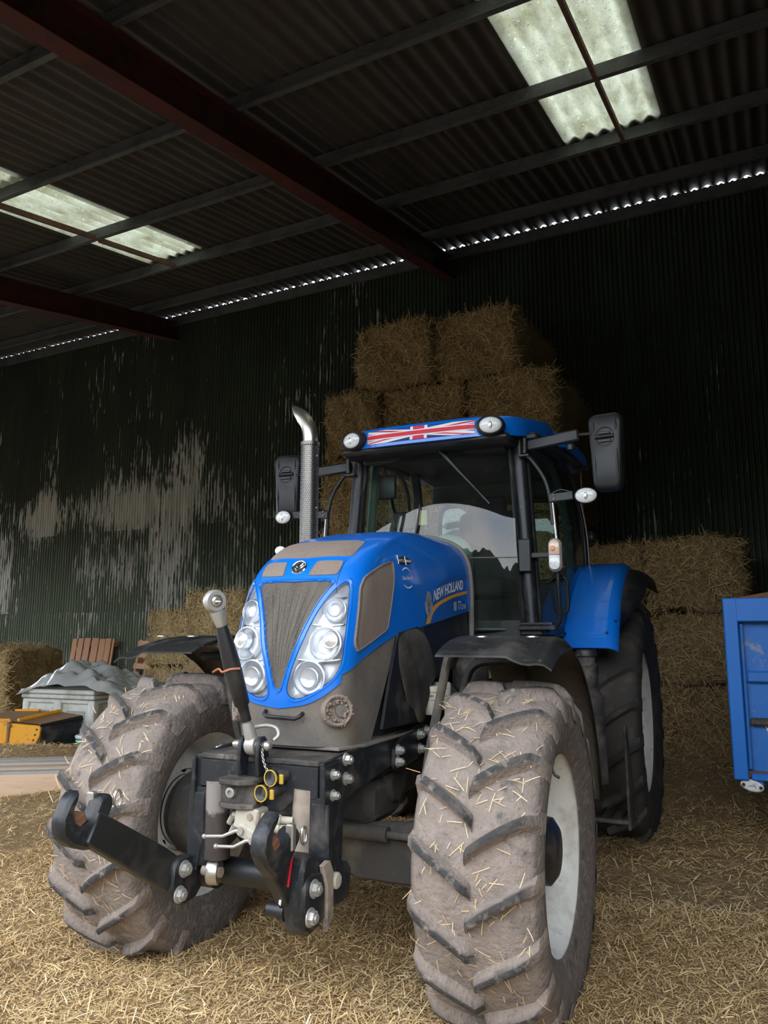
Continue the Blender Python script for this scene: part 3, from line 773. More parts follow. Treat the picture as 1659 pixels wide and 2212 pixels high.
# engine side panels
for s in (1, -1):
    poly = [(-.11, 1.12), (-.06, 1.25), (.05, 1.50), (.07, 1.535), (.39, 1.576), (1.06, 1.665), (1.09, 1.56), (1.10, 1.40), (.90, 1.36), (.48, 1.295), (.44, 1.25), (.36, 1.11)]
    sp = MB().prism([(y, z) for y, z in poly], (s*.306, 0, 0), (0, 1, 0), (0, 0, 1), .014)
    pn = part('engine_side_panel', sp, M['blackm'], smooth=30)
    # dented shield with dried mud hanging in front
    sh = spl2([(.09, 1.525), (.30, 1.555), (.42, 1.50), (.50, 1.38), (.52, 1.30), (.44, 1.24), (.38, 1.12), (.30, 1.11), (.25, 1.17), (.16, 1.21), (.10, 1.32), (.06, 1.44)], 3)
    mb = MB(); c = (.28, 1.33); n = len(sh); vs = []
    for r, of in ((1.0, .0), (.96, .008), (.7, .013), (.4, .015), (.02, .014)):
        for p in sh:
            y = c[0]+(p[0]-c[0])*r; z = c[1]+(p[1]-c[1])*r; vs.append((s*(.314+of+.006*math.sin(y*40+z*23)), y, z))
    mb.add(vs, [(k*n+i, k*n+(i+1) % n, (k+1)*n+(i+1) % n, (k+1)*n+i) for k in range(4) for i in range(n)])
    obj('heat_shield', mb, M['sidepanel'], pn, smooth=60)
# --- wheels ------------------------------------------------------------------------------
def tyre_mesh(R, W, rr, nlug, lug_h, lug_w, side=1, flat=0.0):
    """tyre with axis x, outer side +x; cleats in two rows that meet ahead of each other"""
    Rc = R-lug_h; hw = W/2
    prof = [(rr, hw*.80), (rr+.012, hw*.84), (rr+.03, hw*.86), (rr+(Rc-rr)*.35, hw*.97), (rr+(Rc-rr)*.6, hw*1.0), (rr+(Rc-rr)*.80, hw*.96), (Rc-.035, hw*.90), (Rc-.012, hw*.80), (Rc-.003, hw*.55), (Rc, hw*.28), (Rc, 0)]
    prof = [(r, x) for r, x in prof]+[(r, -x) for r, x in prof[:-1][::-1]]
    mb = MB(); mb.lathe(prof, (0, 0, 0), (1, 0, 0), 96)
    wear = [.45 if abs(v[0]) > hw*.905 or math.hypot(v[1], v[2]) < Rc-.06 else 0.0 for v in mb.v]
    def surf(x):     # carcass radius at x
        return interp(abs(x), [(0, Rc), (hw*.28, Rc), (hw*.55, Rc-.003), (hw*.80, Rc-.012), (hw*.90, Rc-.035), (hw*.96, rr+(Rc-rr)*.80), (hw*1.0, rr+(Rc-rr)*.62)])
    for sd in (1, -1):
        for k in range(nlug):
            th0 = 2*math.pi*(k+(.5 if sd < 0 else 0))/nlug
            m = 12; prof2 = ((-1.15, -.012, 0), (-.80, .004, 0), (-.56, .55, 0), (-.47, .94, .5), (-.36, 1.0, 1), (.36, 1.0, 1), (.47, .94, .5), (.56, .55, 0), (.80, .004, 0), (1.15, -.012, 0))
            base = len(mb.v); nn = len(prof2)
            for j in range(m+1):
                s = j/m; x = sd*(-.05*hw*2*.5+s*(hw*1.0+.05*hw))       # from just past the middle to the shoulder
                lead = .245*R*(1-.0)*(s**.80)                               # run back along the tread
                rs = surf(x); cap = min(1.0, s/.06+.25)
                xs = x; rt = rs+lug_h
                if s > .86:
                    e = (s-.86)/.14; rt = (Rc+lug_h-.012)*(1-e)+(rr+(Rc-rr)*.66)*e; xs = sd*(hw*.90+hw*.12*math.sin(e*1.57)); rs = min(rs, rt-.004)
                w = lug_w*(.95+.25*s)
                slope = .245*R*.80*max(s, .08)**(-.20)/(hw*1.05)
                ca = 1/math.hypot(1, slope)
                for a, h, wr in prof2:
                    tt = a*w/ca*.5
                    hh = rs+(rt-rs)*(h*cap if h > 0 else h)
                    if h < 0: hh = rs-.014
                    th = th0-(lead+tt)/R
                    mb.v.append((xs, -hh*math.sin(th)*1.0, hh*math.cos(th)))
                    wear.append(wr*(1.0 if s < .84 else 0.0))
            for j in range(m):
                for i in range(nn-1):
                    a = base+j*nn+i; q = (a, a+1, a+nn+1, a+nn); mb.f.append(q); mb.mi.append(0)
            mb.f.append(tuple(base+i for i in range(nn))); mb.mi.append(0)
            mb.f.append(tuple(base+m*nn+i for i in range(nn))[::-1]); mb.mi.append(0)
    if flat:
        mb.v = [(x, y, max(z, -R+flat)) for x, y, z in mb.v]
    return mb, wear
def make_tyre(name, R, W, rr, nlug, lh, lw, mat):
    mb, wear = tyre_mesh(R, W, rr, nlug, lh, lw)
    me = bpy.data.meshes.new(name); me.from_pydata(mb.v, [], mb.f); me.materials.append(mat)
    bm = bmesh.new(); bm.from_mesh(me); bmesh.ops.recalc_face_normals(bm, faces=bm.faces[:]); bm.to_mesh(me); bm.free()
    at = me.attributes.new('wear', 'FLOAT', 'POINT'); at.data.foreach_set('value', wear)
    me.polygons.foreach_set('use_smooth', [True]*len(me.polygons)); me.set_sharp_from_angle(angle=math.radians(48)); me.update()
    return me
FT = make_tyre('front_tyre', .668, .47, .375, 18, .046, .058, M['tyre'])
RT = make_tyre('rear_tyre', .895, .54, .50, 20, .05, .065, M['tyre_rear'])
def rim_mesh(rr, W, disc, hubr):
    """outer side +x"""
    hw = W/2; mb = MB()
    mb.lathe([(rr+.012, hw+.004), (rr+.016, hw-.004), (rr+.004, hw-.018), (rr-.02, hw-.03), (rr-.03, hw-.06), (rr-.055, hw-.10), (rr-.062, 0), (rr-.055, -hw+.10), (rr-.03, -hw+.06), (rr-.012, -hw+.02), (rr+.012, -hw-.004)], (0, 0, 0), (1, 0, 0), 64)
    return mb
def wheel(side, loc, R, W, rr, me, tname, front=True):
    w = obj(tname, None, None, TR, mesh=me); w.location = loc; w.rotation_euler = (0, 0, 0)
    if side < 0: w.scale = (-1, 1, 1)
    hw = W*.40
    rim = obj('wheel_rim', rim_mesh(rr, hw*2, 0, 0), M['rim'], w, smooth=50)
    dz = hw*.15 if front else -.02
    d = MB().lathe([(rr-.058, dz+.02), (rr-.075, dz), (rr*.62, dz-.06), (rr*.52, dz-.065), (rr*.50, dz-.05), (.05, dz-.05)], (0, 0, 0), (1, 0, 0), 48)
    obj('wheel_disc', d, M['rim'], w, smooth=40)
    hr = .135 if front else .15
    h = MB().lathe([(hr*1.25, dz-.06), (hr*1.25, dz+.02), (hr, dz+.05), (hr*.95, dz+.12), (hr*.7, dz+.145), (.001, dz+.15)], (0, 0, 0), (1, 0, 0), 32)
    obj('hub', h, M['blackm'], w, smooth=40)
    for k in range(8):
        a = 2*math.pi*k/8; p = V3((dz-.05, math.cos(a)*hr*1.45, math.sin(a)*hr*1.45))
        obj('wheel_nut', MB().hexbolt(p, (1, 0, 0), .016, .02), M['zinc'], w)
    if front: obj('valve_stem', MB().tube([(hw-.05, .06, rr-.05), (hw-.03, .06, rr-.09), (hw-.01, .06, rr-.1)], .006, 6), M['black'], w)
    # inner hub carrier seen from behind
    return w
FW = {}
for s in (1, -1):
    FW[s] = wheel(s, (s*.86, 0, .668), .668, .47, .375, FT, 'front_tyre')
    wheel(s, (s*.865, 2.88, .895), .895, .54, .50, RT, 'rear_tyre', False)

# --- mudguards -----------------------------------------------------------------------------
for s in (1, -1):
    cx, cz = s*.86, .668
    def fpt(a, b, th=0.0):
        # a along the arc (front top -> down behind the tyre), b across (inner -> outer)
        if a < .34:      # flat top plate projecting forward
            k = a/.34; y = -.26+k*.44; z = 1.500+.022*math.sin(k*1.57)-(.055*(1-k)**3)
        else:
            k = (a-.34)/.66; ang = math.radians(78-74*k); r = .86-.03*k; y = r*math.cos(ang); z = cz+r*math.sin(ang)
        x = .615+.475*b; lip = 0
        if b > .86: lip = -((b-.86)/.14)**2*.05
        if a < .34 and b > .62: lip -= .03*math.sin((b-.62)/.38*math.pi)*(1-a/.34)**.7
        d = V3((0, y, z-cz)).normalized() if a > .34 else V3((0, 0, 1))
        P = V3((s*x, y, z))+d*(lip-th)
        return P
    mb = MB(); mb.grid(lambda a, b: fpt(a, b), 40, 16)
    nt_ = len(mb.v); mb.mat(1); mb.grid(lambda a, b: fpt(a, b, .008), 40, 16)
    mb.mat(0)
    W1 = 41
    for i in range(40):
        for b in (0, 16): q = (b*W1+i, b*W1+i+1, nt_+b*W1+i+1, nt_+b*W1+i); mb.f.append(q); mb.mi.append(0)
    for j in range(16):
        for a in (0, 40): q = (j*W1+a, (j+1)*W1+a, nt_+(j+1)*W1+a, nt_+j*W1+a); mb.f.append(q); mb.mi.append(0)
    fd = part('front_mudguard', mb, [M['fender'], M['fender_in']], smooth=45)
    # bracket hoops under the mudguard
    for yy, k0 in ((-.02, 0), (.30, 1)):
        z0 = 1.49-.07*k0
        obj('support_strap', MB().tube([(s*.44, yy+.05, .82), (s*.50, yy, 1.05), (s*.56, yy-.01, 1.30), (s*.60, yy, z0-.04), (s*.70, yy, z0-.012), (s*.98, yy, z0-.012)], .022, 6, samples=4), M['axle'], fd, smooth=60)
    for px, py in ((.76, -.07), (.97, -.05)):
        obj('mounting_stud', MB().lathe([(.028, 0), (.026, .005), (.001, .008)], (s*px, py, 1.516), (0, 0, 1), 14), M['steel'], fd)
    obj('rib', MB().tube([fpt(a/20, .40, .010) for a in range(9, 21)], .010, 5), M['axle'], fd)
    # rear blue mudguard
    RC = (2.88, .895)
    def rpt(a, b, th=0.0):
        ang = math.radians(152-90*a); r = 1.165-th; x = .70+.345*b
        rnd_ = 0
        if b > .8: rnd_ = -.05*((b-.8)/.2)**2
        y = RC[0]+(r+rnd_)*math.cos(ang); z = RC[1]+(r+rnd_)*math.sin(ang)
        return V3((s*x, y, z))
    mb = MB(); mb.grid(lambda a, b: rpt(a, b), 30, 14); k0 = len(mb.v); mb.grid(lambda a, b: rpt(a, b, .012), 30, 14)
    for i in range(30):
        for b in (0, 14): mb.f.append((b*31+i, b*31+i+1, k0+b*31+i+1, k0+b*31+i)); mb.mi.append(0)
    for j in range(14):
        for a in (0, 30): mb.f.append((j*31+a, (j+1)*31+a, k0+(j+1)*31+a, k0+j*31+a)); mb.mi.append(0)
    rf = part('rear_mudguard', mb, M['blue'], smooth=45)
    # inner cheek of the mudguard joining the cab
    ck = [(RC[0]+1.16*math.cos(math.radians(152-90*k/14)), RC[1]+1.16*math.sin(math.radians(152-90*k/14))) for k in range(15)]+[(3.4, 1.2), (2.2, 1.2)]
    obj('inner_cheek', MB().prism(ck, (s*.70, 0, 0), (0, 1, 0), (0, 0, 1), .012), M['blue'], rf, smooth=30)
    def ept(a, b, th=0.0):
        ang = math.radians(140-74*a); w = .15*min(1, math.sin(min(a*3, 1)*1.57)); x = 1.03+w*b
        r = 1.12-.07*(b**2)*1.0-th
        return V3((s*x, RC[0]+r*math.cos(ang), RC[1]+r*math.sin(ang)))
    mb = MB(); mb.grid(lambda a, b: ept(a, b), 26, 6); k0 = len(mb.v); mb.grid(lambda a, b: ept(a, b, .012), 26, 6)
    for i in range(26):
        for b in (0, 6): mb.f.append((b*27+i, b*27+i+1, k0+b*27+i+1, k0+b*27+i)); mb.mi.append(0)
    obj('mudguard_extension', mb, M['black'], rf, smooth=45)
    for q in ((.06, .8), (.12, .93)):
        P = rpt(*q); obj('mounting_stud', MB().ball(P, .010, 8), M['black'], rf)
# --- front frame, axle, engine bits ----------------------------------------------------------
BK = M['blackm']
fr = MB()   # folded headstock plate: front face with shaped lower edge
face = [(-.272, .93), (-.262, .925), (-.235, .925), (-.215, .915), (-.195, .885), (-.165, .87), (.10, .855), (.13, .868), (.165, .90), (.20, .915), (.262, .912), (.272, .92), (.272, 1.03), (-.272, 1.03)]
fr.prism(face, (0, -.600, 0), (1, 0, 0), (0, 0, 1), .014, .003)
top = [(-.272, -.60), (.272, -.60), (.30, -.45), (.30, -.30), (-.30, -.30), (-.30, -.40), (-.24, -.50)]
head = part('headstock', fr, BK, smooth=30)
obj('top_plate', MB().prism([(-.272, -.605), (.272, -.605), (.292, -.47), (.292, -.25), (-.292, -.25), (-.292, -.40), (-.272, -.50)], (0, 0, 1.042), (1, 0, 0), (0, 1, 0), .022, .005), M['blackdusty'], head, smooth=30)
obj('plate_ledge', MB().prism([(-.25, -.40), (.25, -.40), (.30, -.25), (.30, .30), (-.30, .30), (-.30, -.25)], (0, 0, 1.068), (1, 0, 0), (0, 1, 0), .014, .003), M['cowl'], head, smooth=30)
for s in (1, -1):
    rail = [(-.60, .86), (-.45, .86), (-.40, .885), (-.33, .90), (-.10, .93), (.12, .955), (.14, .90), (.36, .92), (.46, .93), (.48, 1.08), (.40, 1.088), (.16, 1.078), (.02, 1.072), (-.42, 1.062), (-.60, 1.045)]
    rl = part('side_rail', MB().prism(rail, (s*.283, 0, 0), (0, 1, 0), (0, 0, 1), .022, .004), BK, smooth=30)
    gus = rrect(.50, .15, .03)
    obj('gusset_plate', MB().prism([(.03, .925), (.10, .92), (.42, .955), (.46, .98), (.46, 1.075), (.42, 1.085), (.10, 1.06), (.02, 1.02), (.015, .95)], (s*.305, 0, 0), (0, 1, 0), (0, 0, 1), .02, .004), BK, rl, smooth=30)
    for y, z in ((-.43, 1.038), (-.43, .965), (.045, 1.012), (.045, .962), (.30, 1.052), (.395, 1.06), (.31, .985)):
        xx = .296 if y < 0 else .316
        obj('frame_bolt', MB().hexbolt((s*xx, y, z), (s, 0, 0), .019, .020), M['zinc'], rl)
    # long black side plate dropping down to the lower link pivot
    pl = [(-.62, 1.035), (-.475, 1.045), (-.465, .80), (-.475, .66), (-.50, .58), (-.545, .545), (-.59, .555), (-.60, .60), (-.60, .70), (-.615, .82), (-.62, .92)]
    sp = part('linkage_side_plate', MB().prism(pl, (s*.299, 0, 0), (0, 1, 0), (0, 0, 1), .018, .004), BK, smooth=30)
    fl = MB(); fl.prism([(-.034, .0), (.034, .0), (.034, .30), (-.034, .30)], (s*.262, -.60, .62), (1, 0, 0), (0, 0, 1), .014, .003)
    obj('plate_flange', fl, BK, sp, smooth=30)
    fc = MB().prism([(.245, .90), (.320, .90), (.325, .72), (.315, .62), (.275, .60), (.262, .66), (.245, .72)], (0, -.605, 0), (s, 0, 0), (0, 0, 1), .018, .004)
    obj('front_flange', fc, BK, sp, smooth=30)
    obj('pivot_pin', MB().lathe([(.030, 0), (.030, .018), (.024, .024), (.001, .026)], (s*.308, -.545, .62), (s, 0, 0), 20), M['cast'], sp, smooth=40)
    for z in (1.0, .925):
        obj('plate_bolt', MB().hexbolt((s*.308, -.555, z), (s, 0, 0), .016, .018), M['zinc'], sp)
    # lifting ram
    x = s*.205; rm = M['ram'] if s > 0 else M['ramblack']
    a, b = V3((x, -.575, .945)), V3((x-.012*s, -.585, .665))
    ram = part('lift_ram', MB().cyl(b, a, .048, n=24).cyl(a, a+V3((0, .02, .05)), .03, n=16).cyl(b+V3((0, 0, -.012)), b+V3((0, 0, .02)), .051, n=24), rm, smooth=40)
    obj('ram_eye', MB().lathe([(.022, -.022), (.046, -.022), (.050, -.014), (.050, .014), (.046, .022), (.022, .022)], (x-.012*s, -.60, .605), (s*.95, -.3, 0), 22, close=True), M['steel'], ram, smooth=40)
    obj('ram_pin', MB().cyl((x-.045*s, -.60, .605), (x+.04*s, -.60, .605), .02, n=14), M['ram'], ram)
obj('hole', MB().cyl((-.13, -.6085, .985), (-.13, -.607, .985), .011, n=14), M['ink'], head)
# tow bracket under the headstock
tw = MB().prism([(-.125, .968), (.035, .972), (.035, .885), (.02, .868), (-.09, .865), (-.125, .88)], (0, -.655, 0), (1, 0, 0), (0, 0, 1), .016, .004)
tow = part('tow_bracket', tw, M['blackdusty'], smooth=30)
obj('tow_jaw_plate', MB().prism([(-.125, -.61), (-.125, -.68), (-.10, -.715), (-.01, -.715), (.035, -.68), (.035, -.61)], (0, 0, .970), (1, 0, 0), (0, 1, 0), .02, .004), M['blackdusty'], tow, smooth=30)
obj('tow_jaw_plate', MB().prism([(-.125, -.61), (-.125, -.68), (-.10, -.70), (-.01, -.70), (.035, -.68), (.035, -.61)], (0, 0, .880), (1, 0, 0), (0, 1, 0), .02, .004), M['blackdusty'], tow, smooth=30)
obj('socket_bolt', MB().lathe([(.020, 0), (.020, .016), (.017, .018), (.010, .018), (.010, .008), (.001, .008)], (-.075, -.663, .925), (0, -1, 0), 16), M['zinc'], tow, smooth=40)
# hydraulic couplings with brass coloured caps
for cx, cz, yy in ((.10, .990, -.66), (.078, .938, -.69)):
    cp = MB().cyl((cx+.03, -.60, cz+.004), (cx, yy, cz), .024, n=18)
    c = part('hydraulic_coupling', cp, M['blackdusty'], smooth=40)
    obj('coupling_cap', MB().lathe([(.028, -.018), (.030, -.010), (.030, .004), (.026, .006), (.022, .002), (.001, .0)], (cx, yy, cz), (-.15, -1, 0), 20), M['blackm'], c, smooth=40)
    obj('cap_ring', MB().lathe([(.027, .002), (.031, .002), (.031, .008), (.027, .008)], (cx, yy, cz), (-.15, -1, 0), 24, close=True), M['goldcap'], c, smooth=40)
    obj('cap_tab', MB().box((cx+.038, yy+.01, cz-.004), (.018, .012, .036), bev=.003), M['goldcap'], c)
# chain hanging from the top link pin to the coupling
ch = MB()
for k in range(11):
    t = k/10; p = V3((.048+.035*t, -.648-.012*math.sin(t*3), 1.085-.085*t))
    e1, e2, e3 = frame((.3, 0, -1)); q = e1 if k % 2 else e2
    pts = [p+e3*(.008*math.cos(a))+q*(.0042*math.sin(a)) for a in [2*math.pi*i/10 for i in range(11)]]
    ch.tube(pts, .0013, 4, caps=False)
part('pin_chain', ch, M['steel'])['kind'] = 'stuff'
# valve block with two levers
vb = MB().box((.0, -.64, .835), (.105, .075, .085), Matrix.Rotation(.12, 3, 'Y'), .006)
vblk = part('valve_block', vb, M['cast'], smooth=30)
obj('valve_port', MB().cyl((.02, -.678, .845), (.02, -.682, .845), .013, n=14), M['ram'], vblk)
obj('valve_body', MB().box((.012, -.665, .785), (.09, .05, .05), Matrix.Rotation(.35, 3, 'Y'), .008), M['cast'], vblk)
for z, x in ((.842, .055), (.812, .05)):
    obj('hose_fitting', MB().cyl((x, -.645, z), (x+.05, -.64, z-.005), .018, n=6).cyl((x+.05, -.64, z-.005), (x+.12, -.62, z-.008), .014, n=12).cyl((x+.06, -.64, z-.005), (x+.075, -.635, z-.006), .019, n=12), M['cast'], vblk, smooth=40)
for z, x in ((.835, -.05), (.80, -.04)):
    obj('hose_fitting', MB().cyl((x, -.64, z), (x-.03, -.645, z+.004), .015, n=6).cyl((x-.03, -.645, z), (x-.05, -.64, z-.03), .012, n=10), M['zinc'], vblk, smooth=40)
for p in ([(-.01, -.69, .795), (-.03, -.70, .795), (-.075, -.715, .775), (-.145, -.735, .772)], [(.045, -.69, .765), (.02, -.70, .765), (-.025, -.715, .742), (-.09, -.735, .742)]):
    lv = obj('valve_lever', MB().tube(p, [.0085, .0075, .0062, .0062], 8).ball(p[-1], .0095, 10).cyl(V3(p[0])+V3((0, .02, 0)), V3(p[0])+V3((0, -.012, 0)), .014, n=12), M['zinc'], vblk, smooth=50)
# hoses behind
for pts in ([(.13, -.62, .83), (.17, -.5, .85), (.10, -.40, .9), (-.05, -.38, .88)], [(-.09, -.62, .80), (-.12, -.52, .72), (-.05, -.45, .62), (.08, -.48, .60)], [(-.10, -.6, .84), (-.16, -.5, .86), (-.17, -.42, .80), (-.08, -.40, .66)]):
    part('hydraulic_hose', MB().tube(pts, .013, 8, samples=6), M['black'], smooth=60)
# top link leaning forward on its bracket
tb = MB()
for dx in (-.052, .032):
    tb.prism([(-.655, 1.0), (-.60, 1.0), (-.585, 1.05), (-.59, 1.11), (-.61, 1.135), (-.64, 1.135), (-.66, 1.11), (-.665, 1.05)], (dx, 0, 0), (0, 1, 0), (0, 0, 1), .016, .004)
brk = part('top_link_bracket', MB().prism([(-.655, .985), (-.60, .985), (-.585, 1.05), (-.59, 1.11), (-.61, 1.135), (-.64, 1.135), (-.66, 1.11), (-.665, 1.05)], (-.052, 0, 0), (0, 1, 0), (0, 0, 1), .016, .004), BK, smooth=30)
obj('bracket_cheek', MB().prism([(-.655, .985), (-.60, .985), (-.585, 1.05), (-.59, 1.11), (-.61, 1.135), (-.64, 1.135), (-.66, 1.11), (-.665, 1.05)], (.032, 0, 0), (0, 1, 0), (0, 0, 1), .016, .004), BK, brk, smooth=30)
obj('link_pin', MB().cyl((-.09, -.625, 1.10), (.052, -.625, 1.10), .017, n=16).ball((.056, -.625, 1.10), .021, 12).cyl((-.10, -.625, 1.10), (-.085, -.625, 1.10), .012, n=10), M['steel'], brk, smooth=40)
obj('pin_handle', MB().tube([(-.02, -.60, 1.165), (.02, -.585, 1.172), (.065, -.58, 1.165), (.085, -.59, 1.14), (.07, -.60, 1.12)], .008, 8, samples=4), M['zinc'], brk, smooth=60)
A, Bp = V3((-.01, -.625, 1.10)), V3((-.085, -.80, 1.655)); D = (Bp-A).normalized()
tl = part('top_link', MB().tube([A+D*.10, A+D*.13, A+D*.16, A+D*.17, A+D*.30, A+D*.34, A+D*.42, A+D*.46, A+D*.485], [.020, .020, .022, .030, .034, .034, .030, .025, .022], 18), M['black'], smooth=40)
obj('threaded_rod', MB().cyl(A+D*.03, A+D*.12, .016, n=14).cyl(A+D*.465, A+D*.54, .017, n=14), M['zinc'], tl, smooth=40)
obj('lower_eye', MB().lathe([(.014, -.021), (.034, -.021), (.038, -.014), (.038, .014), (.034, .021), (.014, .021)], A, (1, 0, 0), 22, close=True).tube([A+D*.02, A+D*.05, A+D*.09], [.026, .024, .020], 12), M['zinc'], tl, smooth=40)
e1, e2, e3 = frame(D)
eax = (V3((.86, -.5, 0))-D*V3((.86, -.5, 0)).dot(D)).normalized()
obj('upper_eye', MB().lathe([(.024, -.020), (.038, -.020), (.044, -.012), (.044, .012), (.038, .020), (.024, .020)], Bp, eax, 26, close=True).tube([Bp-D*.105, Bp-D*.08, Bp-D*.04], [.018, .024, .03], 12), M['zinc'], tl, smooth=40)
obj('ball_bush', MB().lathe([(.013, -.026), (.020, -.022), (.025, -.010), (.025, .010), (.020, .022), (.013, .026)], Bp, eax, 20, close=True), M['steel'], tl, smooth=50)
q = A+D*.30
part('baler_twine', MB().tube([q+V3((-.12, .03, -.005)), q+V3((-.07, .0, .01)), q+V3((-.03, -.03, .0)), q+V3((.01, -.036, .012)), q+V3((.036, -.01, .014))], .0045, 6, samples=4), pm('orange_twine', (.42, .15, .08), .8), smooth=60)
# lower links -------------------------------------------------------------------------------
def lower_link(x, hinge, tip, hookdir, s, arm=True):
    """folded-up lower link: arm from the pivot, blade up to a claw hook"""
    H, T = V3((x, *hinge)), V3((x, *tip)); d = (T-H).normalized(); up = V3((1, 0, 0)).cross(d); 
    if up.z < 0: up = -up
    L = (T-H).length
    arm_ = [(-.52, .60), (-.46, .64), (hinge[0]-.02, hinge[1]+.075), (hinge[0]-.06, hinge[1]+.03), (hinge[0]-.06, hinge[1]-.05), (hinge[0]-.02, hinge[1]-.075), (hinge[0]+.08, hinge[1]-.065), (-.50, .53), (-.46, .55)]
    hy, hz_ = hinge
    m = MB().prism([(-.40, .630), (-.43, .660), (-.50, .672), (-.56, .655), (hy+.03, hz_+.080), (hy-.025, hz_+.085), (hy-.062, hz_+.055), (hy-.070, hz_-.03), (hy-.045, hz_-.085), (hy+.01, hz_-.105), (hy+.08, hz_-.095), (-.54, .525), (-.47, .52), (-.42, .54)], (x+.046, 0, 0), (0, 1, 0), (0, 0, 1), .036, .008)
    lk = part('lower_link', m, BK, smooth=35)
    bl = MB().prism([(-.03, -.062), (L*.25, -.066), (L*.8, -.060), (L, -.058), (L, .052), (L*.8, .056), (L*.25, .066), (-.03, .06), (-.055, .0)], H+V3((-.02*s, 0, 0)), d, up, .05, .006)
    b = obj('link_blade', bl, M['black'], lk, smooth=35)
    for q in (H+V3((.032, -.005, .035)), H+V3((.032, -.03, -.052))):
        obj('hinge_bolt', MB().hexbolt(q+V3((.034, 0, 0)), (1, 0, 0), .024, .018), M['zinc'], lk, smooth=40)
    # claw hook
    hk = [(-.02, -.075), (.04, -.085), (.10, -.075), (.135, -.03), (.14, .03), (.128, .075), (.108, .078), (.098, .05), (.095, .015), (.075, -.012), (.045, -.018), (.018, -.004), (.008, .03), (.012, .09), (-.006, .118), (-.045, .125), (-.065, .10), (-.07, .02), (-.06, -.06)]
    hook = obj('claw_hook', MB().prism(hk, T, d, up, .062, .012), M['blackm'], lk, smooth=40)
    obj('hook_latch', MB().box(T+d*(-.012)+up*.075+V3((.022*s, 0, 0)), (.03, .03, .09), None, .005), M['steel'], hook)
    obj('hook_liner', MB().box(T+d*.045+up*.004, (.05, .05, .05), Matrix.Rotation(.5, 3, 'X'), .012), M['rust'], hook)
    rg = [T+d*-.06+up*.12+V3((.03, .0, 0))+V3((.006, .018*math.cos(a), .03*math.sin(a))) for a in [2*math.pi*i/12 for i in range(13)]]
    obj('latch_ring', MB().tube(rg, .005, 6, caps=False), M['steel'], hook, smooth=60)
    return lk
lower_link(-.355, (-.66, .585), (-1.13, .875), None, -1)
ll = lower_link(.25, (-.70, .60), (-.86, .785), None, 1)
# cross shaft between the links
part('cross_shaft', MB().cyl((-.36, -.50, .585), (.30, -.50, .585), .052, n=20).cyl((-.36, -.50, .585), (-.24, -.50, .585), .075, n=20), M['black'], smooth=40)
obj('link_eye', MB().lathe([(.022, -.02), (.052, -.02), (.060, -.012), (.060, .012), (.052, .02), (.022, .02)], (-.305, -.53, .598), (.9, -.35, 0), 24, close=True), M['steel'], [o for o in TR.children if o.name.startswith('lower_link')][0], smooth=40)
# heavy end piece of the left link with decal
ep = [(-.63, .48), (-.71, .47), (-.755, .50), (-.775, .60), (-.77, .70), (-.735, .76), (-.66, .74), (-.60, .68), (-.60, .56)]
obj('end_casting', MB().prism(ep, (.262, 0, 0), (0, 1, 0), (0, 0, 1), .085, .014), M['blackm'], ll, smooth=35)
obj('slot_plate', MB().prism([(-.62, .62), (-.655, .70), (-.60, .71), (-.57, .66), (-.57, .50), (-.62, .46)], (.315, 0, 0), (0, 1, 0), (0, 0, 1), .02, .004), M['ram'], ll, smooth=35)
obj('warning_decal', MB().prism([(-.012, 0), (.016, 0), (.016, .10), (-.012, .12)], (.245, -.785, .655), (1, 0, 0), (0, .25, 1), .004), M['red'], ll)
obj('decal_stripe', MB().prism([(-.014, -.055), (-.006, -.06), (-.004, -.005), (-.012, .0)], (.245, -.787, .655), (1, 0, 0), (0, .25, 1), .004), M['white'], ll)
obj('pin_end', MB().cyl((.15, -.735, .555), (.23, -.735, .555), .026, n=16).cyl((.20, -.735, .555), (.225, -.735, .555), .034, n=16), M['blackm'], ll, smooth=40)
# front axle, steering and engine casing ----------------------------------------------------
ax = MB().tube([(-.66, 0, .668), (-.45, .0, .66), (-.22, .0, .62), (0, .0, .60), (.22, 0, .62), (.45, 0, .66), (.66, 0, .668)], [.085, .075, .085, .13, .085, .075, .085], 16, samples=3)
axle = part('front_axle', ax, M['axle'], smooth=50)
obj('differential', MB().ball((.0, .03, .60), .17, 16, (1, 1, .85)), M['axle'], axle, smooth=60)
for s in (1, -1):
    obj('hub_carrier', MB().lathe([(.06, -.16), (.10, -.14), (.15, -.10), (.19, -.06), (.20, .02), (.16, .08)], (s*.74, 0, .668), (s, 0, 0), 22), M['axle'], axle, smooth=40)
    obj('steering_knuckle', MB().box((s*.60, .0, .668), (.14, .16, .30), bev=.04), M['axle'], axle, smooth=50)
    obj('knuckle_bolt', MB().cyl((s*.60, -.05, .80), (s*.60, -.05, .87), .02, n=10), M['axle'], axle)
obj('steering_ram', MB().cyl((-.36, -.16, .70), (.36, -.16, .70), .032, n=14).cyl((-.55, -.16, .70), (.55, -.16, .70), .016, n=12), M['axle'], axle, smooth=40)
obj('axle_beam', MB().box((.0, .12, .78), (.46, .34, .20), bev=.04), M['axle'], axle, smooth=40)
part('track_guard', MB().prism([(.02, .72), (.60, .66), (.62, .58), (.50, .50), (.20, .50), (.02, .58)], (0, -.12, 0), (1, 0, 0), (0, 0, 1), .03, .01), M['axle'], smooth=40)
eng = part('engine_block', MB().box((0, .45, 1.18), (.50, .95, .62), bev=.05), M['ink'], smooth=40)
part('oil_sump', MB().box((0, .55, .84), (.40, .9, .22), bev=.06), M['axle'], smooth=40)
obj('engine_bracket', MB().prism([(.10, .88), (.36, .92), (.30, .80), (.22, .74), (.14, .76)], (.22, 0, 0), (0, 1, 0), (0, 0, 1), .06, .02), M['axle'], eng, smooth=40)
